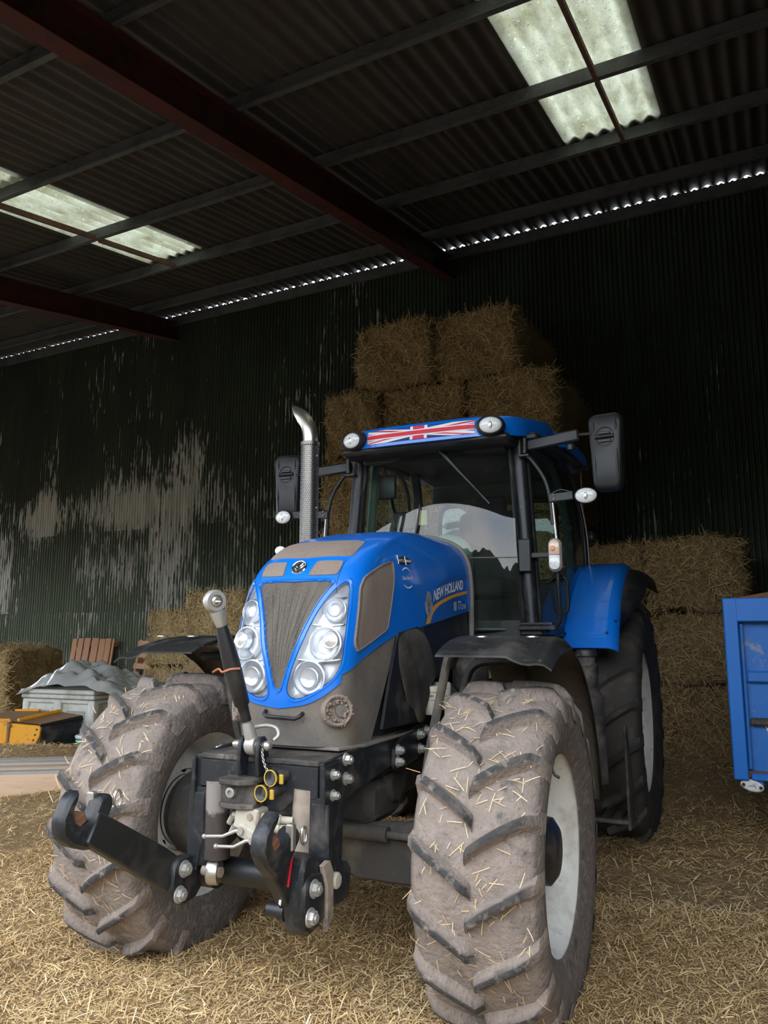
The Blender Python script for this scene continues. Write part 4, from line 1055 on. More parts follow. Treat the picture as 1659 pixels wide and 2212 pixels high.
for (x, y, r, z0, z1) in ((.315, .475, .050, 1.13, 1.27), (.315, .63, .048, 1.14, 1.28)):
    f = part('oil_filter', MB().lathe([(.001, 0), (r*.8, 0), (r, .012), (r, z1-z0-.01), (r*.9, z1-z0), (.001, z1-z0)], (x, y, z0), (0, 0, 1), 28), M['cream'], smooth=40)
    def cyl_map(vs, fs, a0, aw, zz, h, off=.001):
        out = []
        for a, b in vs:
            t = a0+aw*a; out.append((x+(r+off)*math.cos(t), y+(r+off)*math.sin(t), zz+h*b))
        return MB().add(out, fs)
    vs, fs = text_mesh('CNH', 1, offset=.02); obj('lettering', cyl_map(vs, fs, -1.75, .75, z0+.085, .016), M['ink'], f)
    for zz in (.11, .072):
        obj('print_line', cyl_map([(i/8, j) for j in (0, 1) for i in range(9)], [(i, i+1, i+10, i+9) for i in range(8)], -1.9, 1.3, z0+zz, .002), M['ink'], f)
part('coolant_bottle', MB().box((.36, .98, 1.30), (.16, .26, .22), bev=.05), M['blackdusty'], smooth=50)
part('transmission', MB().box((0, 2.0, .92), (.55, 2.0, .5), bev=.08), M['axle'], smooth=40)
part('rear_axle', MB().cyl((-.8, 2.88, .895), (.8, 2.88, .895), .14, n=18), M['axle'], smooth=40)
# left side: steps, filler neck, tank
tank = part('fuel_tank', MB().box((.62, 1.45, 1.02), (.34, .95, .72), bev=.10, seg=3), M['black'], smooth=50)
neck = part('filler_neck', MB().tube([(.93, 1.38, .70), (.93, 1.38, 1.10), (.935, 1.36, 1.28), (.94, 1.34, 1.36)], [.10, .095, .062, .056], 20, samples=4).cyl((.94, 1.34, 1.35), (.94, 1.34, 1.40), .048, n=22), M['blackdusty'], smooth=45)
capm = MB().lathe([(.048, 0), (.060, .004), (.060, .034), (.055, .040), (.001, .042)], (.94, 1.34, 1.40), (0, 0, 1), 28)
obj('filler_cap', capm, M['black'], neck, smooth=40)
for sy, z in ((1.76, .44),):
    st = part('cab_step', MB().box((.96, sy, z), (.30, .26, .025), bev=.006), M['blackdusty'], smooth=30)
    for k in range(4): obj('tread_bar', MB().box((.86+.065*k, sy, z+.018), (.012, .24, .014)), M['blackm'], st)
part('step_frame', MB().prism([(1.62, .40), (1.90, .37), (1.97, .42), (1.93, .50), (1.78, .70), (1.66, .98), (1.58, 1.0)], (1.10, 0, 0), (0, 1, 0), (0, 0, 1), .016, .004), M['blackdusty'], smooth=30)
# --- cab -----------------------------------------------------------------------------------
BKP = M['black']
cab = part('cab_floor', MB().box((0, 2.05, 1.50), (1.24, 1.36, .10), bev=.03), BKP, smooth=40)
part('cab_sill', MB().box((.60, 1.62, 1.545), (.20, .62, .05), bev=.008), BKP, smooth=30)
obj('kick_plate', MB().box((.66, 1.33, 1.565), (.24, .10, .03), bev=.006).box((.66, 1.33, 1.59), (.20, .08, .012)), M['blackm'], cab, smooth=30)
part('firewall', MB().box((0, 1.30, 1.55), (1.14, .04, .12), bev=.01).box((0, 1.42, 1.75), (.50, .10, .55), bev=.04), M['liner'], smooth=40)
def apil(s, k):   # A pillar line, k 0 (foot) .. 1 (top)
    return V3((s*(.622-.068*k), 1.385+.045*k, 1.56+1.20*k))
for s in (1, -1):
    pil = part('front_pillar', MB().tube([apil(s, k/8) for k in range(9)], .040, 14), M['blackm'], smooth=60)
    obj('pillar_seal', MB().tube([apil(s, k/8)+V3((-s*.050, -.012, 0)) for k in range(9)], .018, 6), BKP, pil, smooth=60)
    obj('pillar_edge', MB().tube([apil(s, k/8)+V3((s*.048, .015, 0)) for k in range(9)], .015, 6), BKP, pil, smooth=60)
    # pale green inner lining
    Q = [apil(s, k/8)+V3((-s*.050, .13, 0)) for k in range(2, 9)]
    obj('pillar_lining', MB().tube(Q, .032, 8), M['sage'], pil, smooth=60)
    rp_ = [V3((s*.645, 2.76, 1.55)), V3((s*.66, 2.80, 1.95)), V3((s*.65, 2.74, 2.35)), V3((s*.62, 2.62, 2.66)), V3((s*.58, 2.45, 2.84))]
    rpil = part('rear_pillar', MB().tube(rp_, .042, 10, samples=5), BKP, smooth=60)
    def lin(a, b): # broad sage inner panel with cable holes
        p = spline(rp_, 8)[int(a*32)]; return V3((s*(abs(p.x)-.035-.11*b*.3), p.y-.02-.15*b, p.z))
    obj('pillar_lining', MB().grid(lin, 32, 3), M['sage'], rpil, smooth=60)
    for z, y in ((2.33, 2.66), (2.20, 2.685)):
        obj('lining_eyelet', MB().lathe([(.012, 0), (.022, 0), (.022, .008), (.012, .008)], (s*.62, y-.02, z), (s*.8, -.5, 0), 14, close=True), M['zinc'], rpil)
    # door: frame and glass
    dr = [V3((s*.645, 1.455, 1.56)), V3((s*.69, 1.75, 1.53)), V3((s*.72, 2.20, 1.56)), V3((s*.73, 2.55, 1.78)), V3((s*.725, 2.70, 2.10)), V3((s*.705, 2.66, 2.45)), V3((s*.66, 2.45, 2.74)), V3((s*.615, 1.95, 2.80)), V3((s*.585, 1.48, 2.73))]
    door = part('door_frame', MB().tube(dr+[dr[0]], .017, 8, samples=5), BKP, smooth=60)
    P = spline(dr+[dr[0]], 5)[:-1]; n = len(P); c = sum(P, V3())/n
    mb = MB(); vs = []
    for r in (1, .75, .5, .25, .01):
        for p in P: q = c+(p-c)*r; vs.append(q+V3((s*.035*(1-r*r), 0, 0)))
    mb.add(vs, [(k*n+i, k*n+(i+1) % n, (k+1)*n+(i+1) % n, (k+1)*n+i) for k in range(4) for i in range(n)])
    obj('door_glass', mb, M['glass2'], door, smooth=60)
    obj('door_handle', MB().tube([(s*.70, 1.83, 1.90), (s*.745, 1.83, 1.88), (s*.75, 1.84, 1.78), (s*.745, 1.84, 1.68), (s*.70, 1.84, 1.66)], .011, 8, samples=3).box((s*.715, 1.80, 1.89), (.02, .07, .06), bev=.008), BKP, door, smooth=50)
    obj('door_stay', MB().tube([(s*.70, 2.62, 2.62), (s*.735, 2.72, 2.3), (s*.74, 2.78, 1.95)], .010, 8, samples=4), M['steel'], door, smooth=60)
    # outer handrail with lamp brackets
    rail = [(s*.615, 1.375, 2.63), (s*.66, 1.35, 2.585), (s*.735, 1.34, 2.46), (s*.765, 1.34, 2.33), (s*.775, 1.34, 2.18)]
    hr = part('handrail', MB().tube(rail, .013, 8, samples=5), BKP, smooth=60)
    obj('rail_tube', MB().tube([(s*.775, 1.34, 2.34), (s*.785, 1.34, 2.2), (s*.798, 1.34, 2.04)], .0095, 8), M['steel'], hr, smooth=60)
    obj('lower_rail', MB().tube([(s*.792, 1.35, 1.98), (s*.79, 1.36, 1.80), (s*.78, 1.40, 1.60), (s*.70, 1.42, 1.55)], .012, 8, samples=4), BKP, hr, smooth=60)
    br = part('lamp_bracket', MB().box((s*.83 if s > 0 else -.90, 1.33, 2.343), (.15 if s > 0 else .29, .018, .055), Matrix.Rotation(-.06*s, 3, 'Y'), .006), BKP, smooth=30)
    for dx in (-.04,):
        for dz in (-.012, .014): obj('bracket_bolt', MB().ball((s*(.83+dx), 1.318, 2.343+dz), .006, 8), M['zinc'], br)
    obj('lamp_cable', MB().tube([(s*.765, 1.325, 2.36), (s*.83, 1.32, 2.385), (s*.90, 1.325, 2.365)], .004, 5, samples=4), BKP, br)
    def oval_lamp(name, c, N, w, h, parent=None):
        N = V3(N).normalized(); ex = V3((0, 0, 1)).cross(N).normalized(); ey = N.cross(ex)
        def ring(r, d): return [V3(c)+ex*(w*r*math.cos(t))+ey*(h*r*math.sin(t))+N*d for t in [2*math.pi*i/28 for i in range(28)]]
        def rings(L):
            m = MB(); vs = []
            for r, d in L: vs += ring(r, d)
            k = len(L); m.add(vs, [(j*28+i, j*28+(i+1) % 28, (j+1)*28+(i+1) % 28, (j+1)*28+i) for j in range(k-1) for i in range(28)]); return m
        h_ = obj(name, rings([(.01, -.05), (.55, -.05), (.85, -.03), (1.0, .0), (1.02, .012), (.97, .018), (.90, .012)]), BKP, parent or TR, smooth=50)
        obj('lamp_lens', rings([(.93, .008), (.9, .014), (.6, .022), (.3, .026), (.01, .027)]), M['lenswhite'], h_, smooth=60)
        obj('bulb_shield', rings([(.34, .024), (.32, .029), (.01, .031)]) if 0 else MB().ball(V3(c)+N*.018, .026, 12, (.62, .5, 1.0)), M['refl'], h_, smooth=60)
        return h_
    oval_lamp('work_light', ((.98 if s > 0 else -1.105), 1.32, 2.338), (s*.05, -1, -.08), .068, .048)
    if s > 0:
        so = [(x, z) for x, z in rrect(.078, .20, .038, 6)]
        il = part('indicator_lamp', MB().prism(so, (.775+.012, 1.325, 1.993), (1, 0, 0), (0, 0, 1), .05, .012), M['lampdark'], smooth=40)
        obj('amber_lens', MB().prism([(x*.84, z*.9) for x, z in so if z > .0]+[(-.033, 0), (.033, 0)], (.787, 1.296, 1.993), (1, 0, 0), (0, 0, 1), .016, .005), pm('pale_amber_lens', (.78, .55, .42), .2, coat=.5), il, smooth=50)
        obj('clear_lens', MB().prism([(x*.84, z*.9) for x, z in so if z < -.0]+[(.033, -.002), (-.033, -.002)], (.787, 1.296, 1.993), (1, 0, 0), (0, 0, 1), .016, .005), M['lenswhite'], il, smooth=50)
        obj('bulb', MB().ball((.778, 1.286, 2.03), .016, 10, (1, .4, 1)), M['amber'], il)
    obj('rail_bracket', MB().box((s*.70, 1.35, 2.0), (.18, .02, .034), bev=.005), BKP, hr, smooth=30)
    obj('rail_clamp', MB().box((s*.60, 1.335, 2.0), (.075, .03, .20), bev=.006), BKP, hr, smooth=30)
    # mirrors
    hz = 2.60
    ax_, ay, az = 1.105 if s > 0 else 1.10, 1.34, hz
    arm = [(s*.605, 1.375, 2.685), (s*.68, 1.36, 2.69), (s*.82, 1.34, 2.705), (s*.95, 1.335, 2.715)] if s > 0 else [(s*.60, 1.375, 2.665), (s*.70, 1.36, 2.655), (s*.85, 1.345, 2.645), (s*.97, 1.34, 2.635)]
    ma = part('mirror_arm', MB().bar(arm[0], arm[3], .03, .072, .01).tube([arm[3], V3(arm[3])+V3((s*.08, .01, 0)), (s*(ax_-.01), ay, az+.105 if s > 0 else az+.03)], .009, 8), BKP, smooth=40)
    obj('arm_hinge', MB().cyl(V3(arm[0])+V3((s*.01, -.03, -.05)), V3(arm[0])+V3((s*.01, -.03, .045)), .016, n=12).box(V3(arm[0])+V3((0, 0, -.06)), (.07, .06, .018), bev=.004), M['blackm'], ma, smooth=40)
    obj('arm_knob', MB().cyl((s*.90, 1.33, 2.655), (s*.90, 1.33, 2.625), .024, n=16), BKP, ma, smooth=40)
    tilt = Matrix.Rotation(-.10*s, 3, 'Z')
    out = []
    for x, z in rrect(.205, .47, .05, 5): k = (z+.235)/.47; out.append((x*(.80+.20*min(1, k*1.6)), z))
    ex, ey = tilt @ V3((1, 0, 0)), V3((0, .0, 1))
    hc = V3((s*ax_, ay+.03, az-(.0 if s > 0 else .04)))
    N = ex.cross(ey)   # points to -y (camera side)
    mb = MB(); n = len(out); vs = []
    for r, d in ((1, -.035), (1.0, .0), (.985, .018), (.93, .030), (.86, .036), (.6, .044), (.3, .046), (.01, .046)):
        for x, z in out: vs.append(hc+ex*(x*r)+ey*(z*r)+N*d)
    mb.add(vs, [(k*n+i, k*n+(i+1) % n, (k+1)*n+(i+1) % n, (k+1)*n+i) for k in range(7) for i in range(n)])
    mir = part('mirror', mb, BKP, smooth=50)
    obj('mirror_glass', MB().prism([(x*.95, z*.96) for x, z in out], hc-N*.034, ex, ey, .004), M['chrome'], mir)
    for xx in (-.066, .066):
        for z0, z1 in ((.10, .19), (-.20, .03)):
            obj('mirror_rib', MB().tube([hc+ex*(xx*(.97 if z0 > 0 else .93))+ey*z0+N*.036, hc+ex*xx+ey*((z0+z1)/2)+N*.044, hc+ex*xx+ey*z1+N*.036], [.003, .008, .003], 6), BKP, mir, smooth=60)
    mc = hc+ey*.085+N*.042
    mount = obj('mirror_mount', MB().lathe([(.058, -.002), (.060, .004), (.054, .006), (.050, -.004), (.001, -.006)], mc, N, 26), BKP, mir, smooth=50)
    obj('mount_clamp', MB().cyl(mc+ex*-.055+N*.01, mc+ex*.055+N*.01, .012, n=12).box(mc+ey*.022+N*.006, (.07, .014, .016), tilt, .003).box(mc-ey*.026+N*.006, (.075, .014, .018), tilt, .003), M['blackm'], mir, smooth=40)
# windscreen
def ws(a, b):
    k = b; L, R_ = apil(-1, k), apil(1, k); x = L.x+(R_.x-L.x)*a; u = (a-.5)*2
    z = 1.555+1.19*b; lean = .33*max(0, z-1.99)**2 if z < 2.29 else .0297+.198*(z-2.29)
    return V3((x*.93, L.y-.06-.12*(1-u*u)-.045*k+lean, z))
scr = part('windscreen', MB().grid(ws, 24, 12), M['glass'], smooth=80)
obj('screen_edge', MB().tube([ws(a/20, .0) for a in range(21)], .012, 6), BKP, scr, smooth=60)
obj('screen_line', MB().tube([ws(a/20, .365)+V3((0, -.003, 0)) for a in range(21)], .0035, 4), M['greytrim'], scr)
wp0, wp1 = ws(.545, .985)+V3((0, -.03, 0)), ws(.86, .66)+V3((0, -.02, 0))
wip = part('wiper', MB().tube([wp0, wp0*.5+wp1*.5+V3((0, -.02, 0)), wp1], [.013, .008, .004], 6), BKP, smooth=60)
mid = wp0*.45+wp1*.55+V3((0, -.008, 0))
obj('wiper_blade', MB().tube([mid, mid*.5+wp1*.5, wp1+(wp1-wp0)*.04], .007, 5), BKP, wip, smooth=60)
part('lower_wiper', MB().tube([ws(.46, .66)+V3((0, -.012, 0)), ws(.455, .55)+V3((0, -.016, 0)), ws(.44, .47)+V3((0, -.012, 0))], [.004, .007, .009], 6), BKP, smooth=60)

# roof ------------------------------------------------------------------------------------
def roof_front(a, z):     # front face of the roof cap: a across -1..1
    x = .615*a; yb = 1.10+.11*abs(a)**2.4; k = (z-2.715)/.125
    return V3((x, yb+.055*max(0, k)**1.7, z))
RZ = lambda y: interp(y, [(1.1, 2.845), (1.3, 2.875), (1.9, 2.975), (2.3, 2.985), (3.0, 2.96)])
RB = lambda y: interp(y, [(1.1, 2.715), (1.3, 2.74), (1.85, 2.84), (2.2, 2.87), (3.0, 2.85)])
def roofcap(y0, y1, w0, w1, dz, front):
    """superelliptic cap: rings from lower edge up and in"""
    mb = MB(); N = 72; vs = []; L = []
    cy, hy = (y0+y1)/2, (y1-y0)/2
    for r, h in ((.97, -.02), (1.0, .0), (1.0, .35), (.985, .72), (.955, .92), (.90, 1.0), (.6, 1.06), (.3, 1.08), (.01, 1.08)):
        for i in range(N):
            t = 2*math.pi*i/N; e = 2/5.5
            cx = math.copysign(abs(math.cos(t))**e, math.cos(t)); sy = math.copysign(abs(math.sin(t))**e, math.sin(t))
            y = cy+hy*sy*r; w = w0+(w1-w0)*(y-y0)/(y1-y0); x = w*cx*r
            if front and sy < 0: y += .07*abs(cx)**3
            zb, zt = RB(y)+dz, RZ(y)+dz
            vs.append(V3((x, y, zb+(zt-zb)*h)))
    k = 9
    mb.add(vs, [(j*N+i, j*N+(i+1) % N, (j+1)*N+(i+1) % N, (j+1)*N+i) for j in range(k-1) for i in range(N)])
    mb.f.append(tuple(range(N))[::-1]); mb.mi.append(0)
    return mb
rf = part('roof', roofcap(1.11, 2.12, .60, .70, 0, True), M['blue'], smooth=50)
obj('roof_rear_cap', roofcap(1.92, 3.0, .715, .77, -.03, False), M['blue'], rf, smooth=50)
obj('headliner', MB().grid(lambda a, b: V3(((a-.5)*1.14, 1.24+b*1.66, 2.70+.10*math.sin(b*2.2))), 12, 16), M['liner'], rf, smooth=60)
obj('roof_underside', MB().box((0, 1.27, 2.712), (1.14, .24, .05), bev=.02), BKP, rf, smooth=40)
for s in (1, -1):
    obj('side_underside', MB().bar((s*.635, 1.40, 2.755), (s*.69, 2.85, 2.85), .10, .05, .015), BKP, rf, smooth=40)
    # oval roof lamps
    c = V3((s*.465, 1.118, 2.775)); N = V3((s*.22, -1, -.10)).normalized(); ex = V3((0, 0, 1)).cross(N).normalized(); ey = N.cross(ex)
    def ring(r, d, w=.072, h=.052): return [c+ex*(w*r*math.cos(t))+ey*(h*r*math.sin(t))+N*d for t in [2*math.pi*i/28 for i in range(28)]]
    def rings(L):
        m = MB(); vs = []
        for r, d in L: vs += ring(r, d)
        k = len(L); m.add(vs, [(j*28+i, j*28+(i+1) % 28, (j+1)*28+(i+1) % 28, (j+1)*28+i) for j in range(k-1) for i in range(28)]); return m
    lamp = part('roof_lamp', rings([(1.25, -.10), (1.22, .0), (1.12, .02), (1.02, .024), (.93, .016)]), BKP, smooth=50)
    obj('lamp_lens', rings([(.96, .010), (.9, .018), (.6, .026), (.3, .03), (.01, .031)]), M['lenswhite'], lamp, smooth=60)
    obj('bulb_shield', MB().ball(c+N*.022, .027, 12, (.62, .5, 1.0)), M['refl'], lamp, smooth=60)
# flag decal on the roof front: strips cut to the panel
def clip(poly, x0, x1, y0, y1):
    for ax_, lim, sg in ((0, x0, 1), (0, x1, -1), (1, y0, 1), (1, y1, -1)):
        out = []
        for i in range(len(poly)):
            a, b = poly[i], poly[(i+1) % len(poly)]; da, db = sg*(a[ax_]-lim), sg*(b[ax_]-lim)
            if da >= 0: out.append(a)
            if (da >= 0) != (db >= 0): t = da/(da-db); out.append((a[0]+(b[0]-a[0])*t, a[1]+(b[1]-a[1])*t))
        poly = out
        if not poly: return []
    return poly
RFB = BVHTree.FromObject(rf, bpy.context.evaluated_depsgraph_get())
def flag_pt(u, v, off):     # u 0..1 image left -> right, v 0..1 up
    h = RFB.ray_cast(V3((-.362+.724*u, .5, 2.737+.088*v)), V3((0, 1, 0)))
    return h[0]+V3((0, -off, 0))
def flagpoly(polys, off):
    mb = MB()
    for p in polys:
        p = clip(p, 0, 1, 0, 1)
        if len(p) < 3: continue
        # slice in u so that the strip follows the curve of the roof
        for k in range(14):
            q = clip(p, k/14, (k+1)/14, 0, 1)
            if len(q) >= 3: mb.add([flag_pt(u, v, off) for u, v in q], [tuple(range(len(q)))])
    return mb
def strip(p0, p1, w):
    # band of half width w around a line, in a 2:1 metric
    d = V3(((p1[0]-p0[0])*2, p1[1]-p0[1], 0)).normalized(); n = V3((-d.y, d.x, 0))*w; e = d*.4
    f = lambda x, y: (x/2, y)
    return [f(p0[0]*2-e.x+n.x, p0[1]-e.y+n.y), f(p1[0]*2+e.x+n.x, p1[1]+e.y+n.y), f(p1[0]*2+e.x-n.x, p1[1]+e.y-n.y), f(p0[0]*2-e.x-n.x, p0[1]-e.y-n.y)]
flag = obj('flag_decal', flagpoly([[(0, 0), (1, 0), (1, 1), (0, 1)]], .003), M['navy'], rf)
obj('flag_saltire', flagpoly([strip((0, 0), (1, 1), .17), strip((0, 1), (1, 0), .17)], .0042), M['white'], flag)
def half(p0, p1, side):
    d = V3(((p1[0]-p0[0])*2, p1[1]-p0[1], 0)).normalized(); n = V3((-d.y, d.x, 0))*side; w = .085
    f = lambda x, y: (x/2, y)
    return [f(p0[0]*2, p0[1]), f(p1[0]*2, p1[1]), f(p1[0]*2+n.x*w, p1[1]+n.y*w), f(p0[0]*2+n.x*w, p0[1]+n.y*w)]
obj('flag_red_saltire', flagpoly([half((.5, .5), (1, 1), -1), half((.5, .5), (0, 0), -1), half((.5, .5), (0, 1), -1), half((.5, .5), (1, 0), -1)], .0052), M['red'], flag)
obj('flag_white_cross', flagpoly([[(0, .27), (1, .27), (1, .73), (0, .73)], [(.42, 0), (.58, 0), (.58, 1), (.42, 1)]], .0062), M['white'], flag)
obj('flag_red_cross', flagpoly([[(0, .35), (1, .35), (1, .65), (0, .65)], [(.447, 0), (.553, 0), (.553, 1), (.447, 1)]], .0072), M['red'], flag)
part('aerial', MB().tube([(.70, 2.78, 2.83), (.70, 2.79, 2.7), (.70, 2.8, 2.45)], .008, 6).lathe([(.06, 0), (.07, .01), (.02, .03)], (.70, 2.78, 2.82), (0, 0, -1), 14), BKP, smooth=60)
part('beacon_base', MB().lathe([(.001, -.02), (.05, -.02), (.055, .0), (.04, .04), (.001, .05)], (.74, 2.9, 2.28), (0, 0, 1), 16), BKP, smooth=60)
# interior ----------------------------------------------------------------------------------
seat = part('driver_seat', MB().box((.02, 2.28, 1.86), (.50, .50, .14), bev=.05, seg=3), M['seatfab'], smooth=50)
obj('seat_back', MB().box((.02, 2.52, 2.18), (.48, .14, .60), Matrix.Rotation(-.12, 3, 'X'), .06, 3), M['seatfab'], seat, smooth=50)
obj('head_rest', MB().box((.02, 2.57, 2.53), (.27, .09, .15), bev=.035, seg=3), M['seatfab'], seat, smooth=50)
obj('arm_rest', MB().box((-.29, 2.22, 2.05), (.14, .42, .07), bev=.025, seg=2), M['seatfab'], seat, smooth=50)
col = part('steering_column', MB().tube([(0, 1.50, 1.60), (0, 1.55, 1.85), (0, 1.66, 2.05)], [.11, .10, .07], 14, samples=4), M['sage'], smooth=60)
obj('dash_cover', MB().ball((0.03, 1.52, 2.05), .17, 18, (1.05, .75, .75)), M['sage'], col, smooth=60)
wr = [V3((.19*math.cos(t), 1.74+.19*math.sin(t)*.82, 2.09+.19*math.sin(t)*.45)) for t in [2*math.pi*i/28 for i in range(29)]]
obj('steering_wheel', MB().tube(wr, .016, 8, caps=False).bar((-.18, 1.74, 2.085), (.18, 1.74, 2.085), .03, .012), M['seatfab'], col, smooth=60)
fw = [(x, z) for x, z in rrect(.98, .66, .10, 5)]
part('rear_window_frame', MB().tube([(x, 2.80, 2.26+z) for x, z in fw]+[(fw[0][0], 2.80, 2.26+fw[0][1])], .022, 8), BKP, smooth=60)
part('rear_window', MB().prism(fw, (0, 2.80, 2.26), (1, 0, 0), (0, 0, 1), .006), M['glass2'])
part('rear_bulkhead', MB().box((0, 2.78, 1.72), (1.24, .05, .42), bev=.02).box((0, 2.78, 2.68), (1.1, .05, .16), bev=.02), M['liner'], smooth=40)
im = part('interior_mirror', MB().box((-.40, 1.52, 2.53), (.14, .03, .17), bev=.014, seg=2), BKP, smooth=50)
obj('mirror_stalk', MB().tube([(-.40, 1.52, 2.60), (-.41, 1.48, 2.68), (-.42, 1.46, 2.73)], .008, 6), BKP, im)
mon = part('monitor', MB().box((-.38, 1.80, 2.33), (.18, .06, .13), bev=.012), BKP, smooth=40)
obj('monitor_stalk', MB().tube([(-.40, 1.84, 2.30), (-.50, 1.88, 2.40), (-.53, 1.85, 2.60)], .014, 6, samples=4), BKP, mon, smooth=60)
part('paper_note', MB().box((-.245, 1.78, 2.345), (.075, .004, .105)), M['paper'])
part('control_box', MB().box((-.33, 2.1, 2.10), (.14, .5, .10), bev=.03), M['seatfab'], smooth=40)
part('sun_blind', MB().box((0, 1.36, 2.68), (1.0, .05, .05), bev=.015), BKP, smooth=40)
for s in (1, -1):
    part('roof_bracket', MB().box((s*.40, 1.40, 2.705), (.13, .06, .035), bev=.008), M['sage'], smooth=30)
# exhaust -----------------------------------------------------------------------------------
EX, EY = -.635, .86; R0 = .058
def perf_tube(c, r, z0, z1, na, nz):
    V, F = [], []
    da, dz = 2*math.pi/na, (z1-z0)/nz
    def P(a, z): return (c[0]+r*math.cos(a), c[1]+r*math.sin(a), z)
    for j in range(nz+1):
        for i in range(na): V.append(P((i+.5*j)*da, z0+j*dz))
    for j in range(nz):
        for i in range(na):
            A_ = j*na+i; B_ = j*na+(i+1) % na; C_ = (j+1)*na+(i+1) % na; D_ = (j+1)*na+i
            ca = (i+.75+.5*j)*da; cz = z0+(j+.5)*dz; b = len(V)
            for t in (225, 315, 45, 135): V.append(P(ca+da*.33*math.cos(math.radians(t))*1.25, cz+dz*.36*math.sin(math.radians(t))*1.25))
            F += [(A_, B_, b+1, b), (B_, C_, b+2, b+1), (C_, D_, b+3, b+2), (D_, A_, b, b+3)]
    return MB().add(V, F)
ex_ = part('exhaust_stack', MB().cyl((EX, EY, 1.6), (EX, EY, 2.72), .041, n=24), M['stain'], smooth=40)
obj('heat_guard', perf_tube((EX, EY), R0, 1.72, 2.715, 26, 80), M['perf'], ex_, smooth=60)
obj('guard_band', MB().lathe([(R0+.001, 0), (R0+.003, 0), (R0+.003, .022), (R0+.001, .022)], (EX, EY, 2.70), (0, 0, 1), 28, close=True), M['perf'], ex_, smooth=40)
tip = [V3((EX, EY, 2.70)), V3((EX, EY, 2.76)), V3((EX-.012, EY+.003, 2.82)), V3((EX-.045, EY+.012, 2.875)), V3((EX-.095, EY+.025, 2.918)), V3((EX-.15, EY+.04, 2.945))]
tp = MB(); Pt = spline(tip, 5); T_ = [(Pt[min(i+1, len(Pt)-1)]-Pt[max(i-1, 0)]).normalized() for i in range(len(Pt))]
exx, eyy, _ = frame(T_[0]); vs = []; nn = 22
for i, p in enumerate(Pt):
    exx = (exx-T_[i]*exx.dot(T_[i])).normalized(); eyy = T_[i].cross(exx)
    for k in range(nn):
        a = 2*math.pi*k/nn; q = p+exx*(.047*math.cos(a))+eyy*(.047*math.sin(a))
        if i > len(Pt)-9:      # cut the mouth vertically
            lim = EX-.085-.05*max(0, (q.z-2.86)/.1); 
            if q.x < lim: q = V3((lim+(q.x-lim)*.12, q.y, q.z))
        vs.append(q)
tp.add(vs, [(i*nn+k, i*nn+(k+1) % nn, (i+1)*nn+(k+1) % nn, (i+1)*nn+k) for i in range(len(Pt)-1) for k in range(nn)])
obj('exhaust_tip', tp, M['stain'], ex_, smooth=60)
obj('bore', MB().lathe([(.042, -.0), (.001, .0)], tip[4]+V3((.012, 0, -.02)), (1, 0, .5), 18), M['ink'], ex_)
for z in (2.63, 2.30, 1.98): obj('guard_rivet', MB().ball((EX+R0, EY-.012, z), .006, 6), M['zinc'], ex_)
part('side_marker', MB().ball((-.335, .06, 1.945), .030, 14, (1, .7, .8)), M['lenswhite'], smooth=60)
# ================================================================== STRAW
rs = np.random.RandomState(11)
def straw_material(name, stops, rough=.7, trans=.15):
    m = bpy.data.materials.new(name); m.use_nodes = True; nt = m.node_tree; b = nt.nodes['Principled BSDF']
    at = _n(nt, 'ShaderNodeAttribute', attribute_name='tone'); rp = _n(nt, 'ShaderNodeValToRGB')
    while len(rp.color_ramp.elements) < len(stops): rp.color_ramp.elements.new(.5)
    for e, (p, c) in zip(rp.color_ramp.elements, stops): e.position = p; e.color = (*c, 1)
    nt.links.new(at.outputs['Fac'], rp.inputs['Fac']); nt.links.new(rp.outputs['Color'], b.inputs['Base Color'])
    b.inputs['Roughness'].default_value = rough; b.inputs['Specular IOR Level'].default_value = .3
    return m
M['straw'] = straw_material('loose_straw', [(0, (.19, .11, .05)), (.22, (.45, .29, .125)), (.55, (.70, .49, .24)), (.85, (.86, .68, .38)), (1, (.93, .83, .56))])
M['balestraw'] = straw_material('bale_straw', [(0, (.20, .12, .05)), (.4, (.38, .25, .10)), (.75, (.50, .35, .16)), (1, (.66, .52, .28))])
M['bed'] = pm('trodden_straw_bed', (.31, .20, .09), .95, layers=[((.46, .31, .15), 30, .42, .65), ((.17, .105, .05), 55, .5, .68), ((.17, .12, .075), .9, .58, .75)], bump=(160, .9, .02), coord='World')
M['balecore'] = pm('packed_straw', (.27, .175, .075), .95, layers=[((.40, .28, .13), 22, .42, .66, (1, 1, 2.5)), ((.14, .085, .035), 40, .5, .7, (1, 1, 3))], bump=(110, 1.0, .03))

